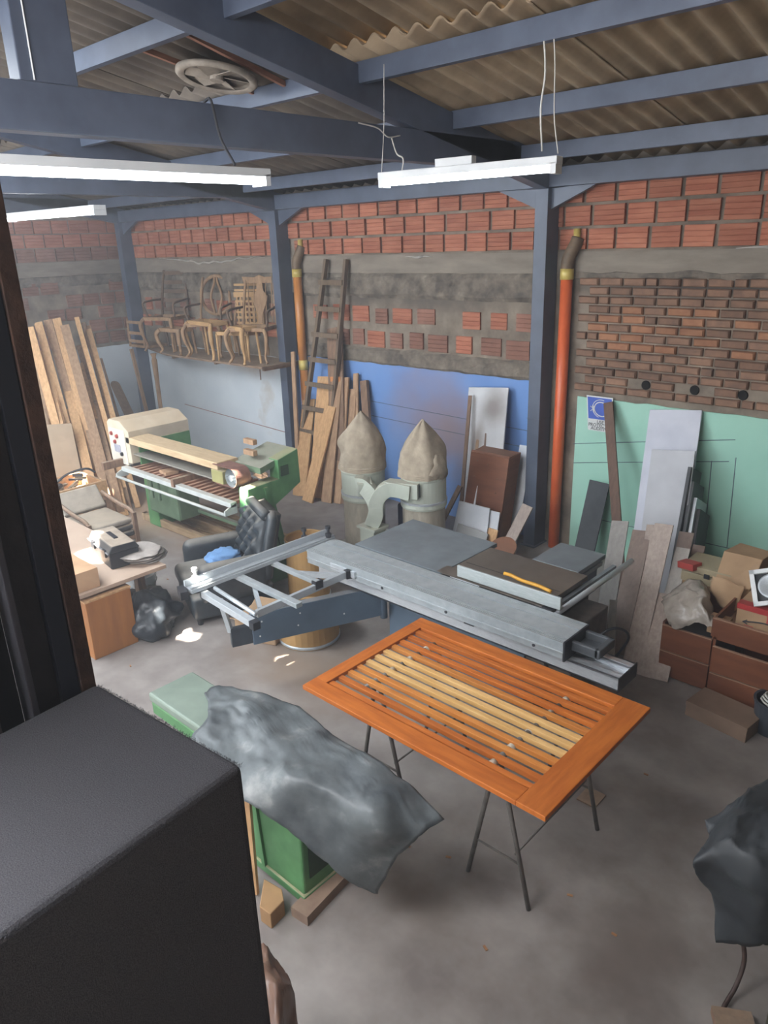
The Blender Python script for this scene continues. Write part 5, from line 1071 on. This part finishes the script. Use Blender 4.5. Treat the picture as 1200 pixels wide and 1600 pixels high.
cc = Vector(t.location); MB().lathe([(.11, 0), (.13, .22), (.138, .22), (.138, .235), (.122, .235), (.105, .01)], cc, 24).build('pail', pm('dark_bucket', '#2b3036', '#383d43', 6, .45), t)
for k in range(3): MB().tube([cc+Vector((.09*math.cos(a/2)+.01*k, .09*math.sin(a/2), .22+.02*k+.01*math.sin(a))) for a in range(13)], .007, 6).build('cable_coil', WIRE, t, smooth=True)
# ================= COVERED MACHINE, LOWER RIGHT =================
DT2 = pm('dark_oilcloth', '#232629', '#33373a', 5, .55, 0, .3, c3='#484c4e')
t = thing('covered_machine', 'wooden stand and tank under the dark cloth at the lower right', 'machine', (-.45, 2.9, 0))
MB().box((-.42, 2.95, .02), (.4, 3.7, .80)).build('body', pm('dark_stand', '#3c332d', '#4c423a', 6, .8), t, bev=.02)
m = MB().plank((-.52, 2.62, .03), (-.36, 2.36, .05), (1, .4, 0), .16, .04); m.build('plank_foot', DARKW, t)
MB().lathe([(.10, .0), (.10, .30)], (-.30, 2.72, 0), 24).build('tank', pm('olive_tank', '#4a4536', '#5a5443', 6, .6), t)
rows = [[(-0.602, 3.119, 0.920), (-0.658, 2.983, 0.920), (-0.688, 2.873, 0.900), (-0.771, 2.739, 0.840)], [(-0.496, 2.949, 0.960), (-0.603, 2.734, 0.960), (-0.671, 2.617, 0.920), (-0.708, 2.668, 0.800)], [(-0.416, 2.665, 0.950), (-0.514, 2.544, 0.930), (-0.629, 2.557, 0.860), (-0.734, 2.519, 0.800)],
        [(-0.359, 2.621, 0.800), (-0.463, 2.556, 0.780), (-0.582, 2.599, 0.660), (-0.668, 2.637, 0.560)], [(-0.322, 2.732, 0.500), (-0.423, 2.691, 0.450), (-0.516, 2.649, 0.400), (-0.607, 2.621, 0.360)]]
tag(loft(rows, 12, 12, .025, 6, 8).build('dark_tarp', DT2, None, smooth=True, solid=.004, rec=False), 'dark dusty cloth draped over the machine at the lower right edge', 'tarp')
CB2 = pm('brown_cable', '#3c2c27', '#4c3a33', 10, .6, bump=0)
tag(MB().tube(cat([(-0.556, 2.770, 0.300), (-0.538, 2.794, 0.160), (-0.540, 2.733, 0.060), (-0.553, 2.632, 0.012), (-0.538, 2.515, 0.012)], 6), .010, 8).build('power_cable', CB2, smooth=True), 'brown cable hanging from the dark cloth down to the floor', 'cable')
SAWT = bpy.data.objects['panel_saw']
text('WABU', (-2.745, 3.965, 0.012), .085, pm('faded_letter', '#8b8583', '#97918e', 8, .7), SAWT, right=(1, 0, 0))
# floor litter
LT = [((920, 1250), .10, .13, DARKW, 'thin square board on the floor under the right of the bed base'),]
tag(MB().box((-1.68, 3.38, .002), (-1.56, 3.52, .010)).build('floor_board', DARKW), LT[0][4], 'board')
SH = pm('wood_chip', '#8b5f3e', '#a37752', 6, .8)
for k, (px, py) in enumerate(((205, 1040), (232, 1052), (395, 1325), (440, 1100), (180, 860))): pass
CHIPS = [(-5.187, 2.409, 0.004), (-6.436, 3.527, 0.004), (-1.984, 2.516, 0.004), (-2.204, 2.448, 0.004), (-1.460, 3.860, 0.004), (-1.355, 2.726, 0.004), (-1.504, 2.202, 0.004), (-1.079, 2.668, 0.004)]
for k, c in enumerate(CHIPS):
    tag(MB().beam(Vector(c)-Vector((.015, 0, 0)), Vector(c)+Vector((.012, .012*(k % 3-1), 0)), .012, .004).build('wood_chip', SH), 'tiny wood chip on the concrete floor', 'chip', 'wood chips on the floor')

# ---------------- dusty air ----------------
hz = bpy.data.materials.new('dusty_air'); hz.use_nodes = True; _n = hz.node_tree.nodes; _n.remove(_n['Principled BSDF']); _v = _n.new('ShaderNodeVolumeScatter')
_v.inputs['Color'].default_value = (.93, .95, 1, 1); _v.inputs['Density'].default_value = .014; _v.inputs['Anisotropy'].default_value = .35
hz.node_tree.links.new(_v.outputs[0], _n['Material Output'].inputs['Volume'])
o = MB().box((-12.15, -5.7, .01), (2.55, 6.78, 3.60)).build('dust_haze', hz); o['kind'] = 'stuff'; o['label'] = 'fine bluish sawdust haze hanging in the air of the whole workshop'; o['category'] = 'haze'
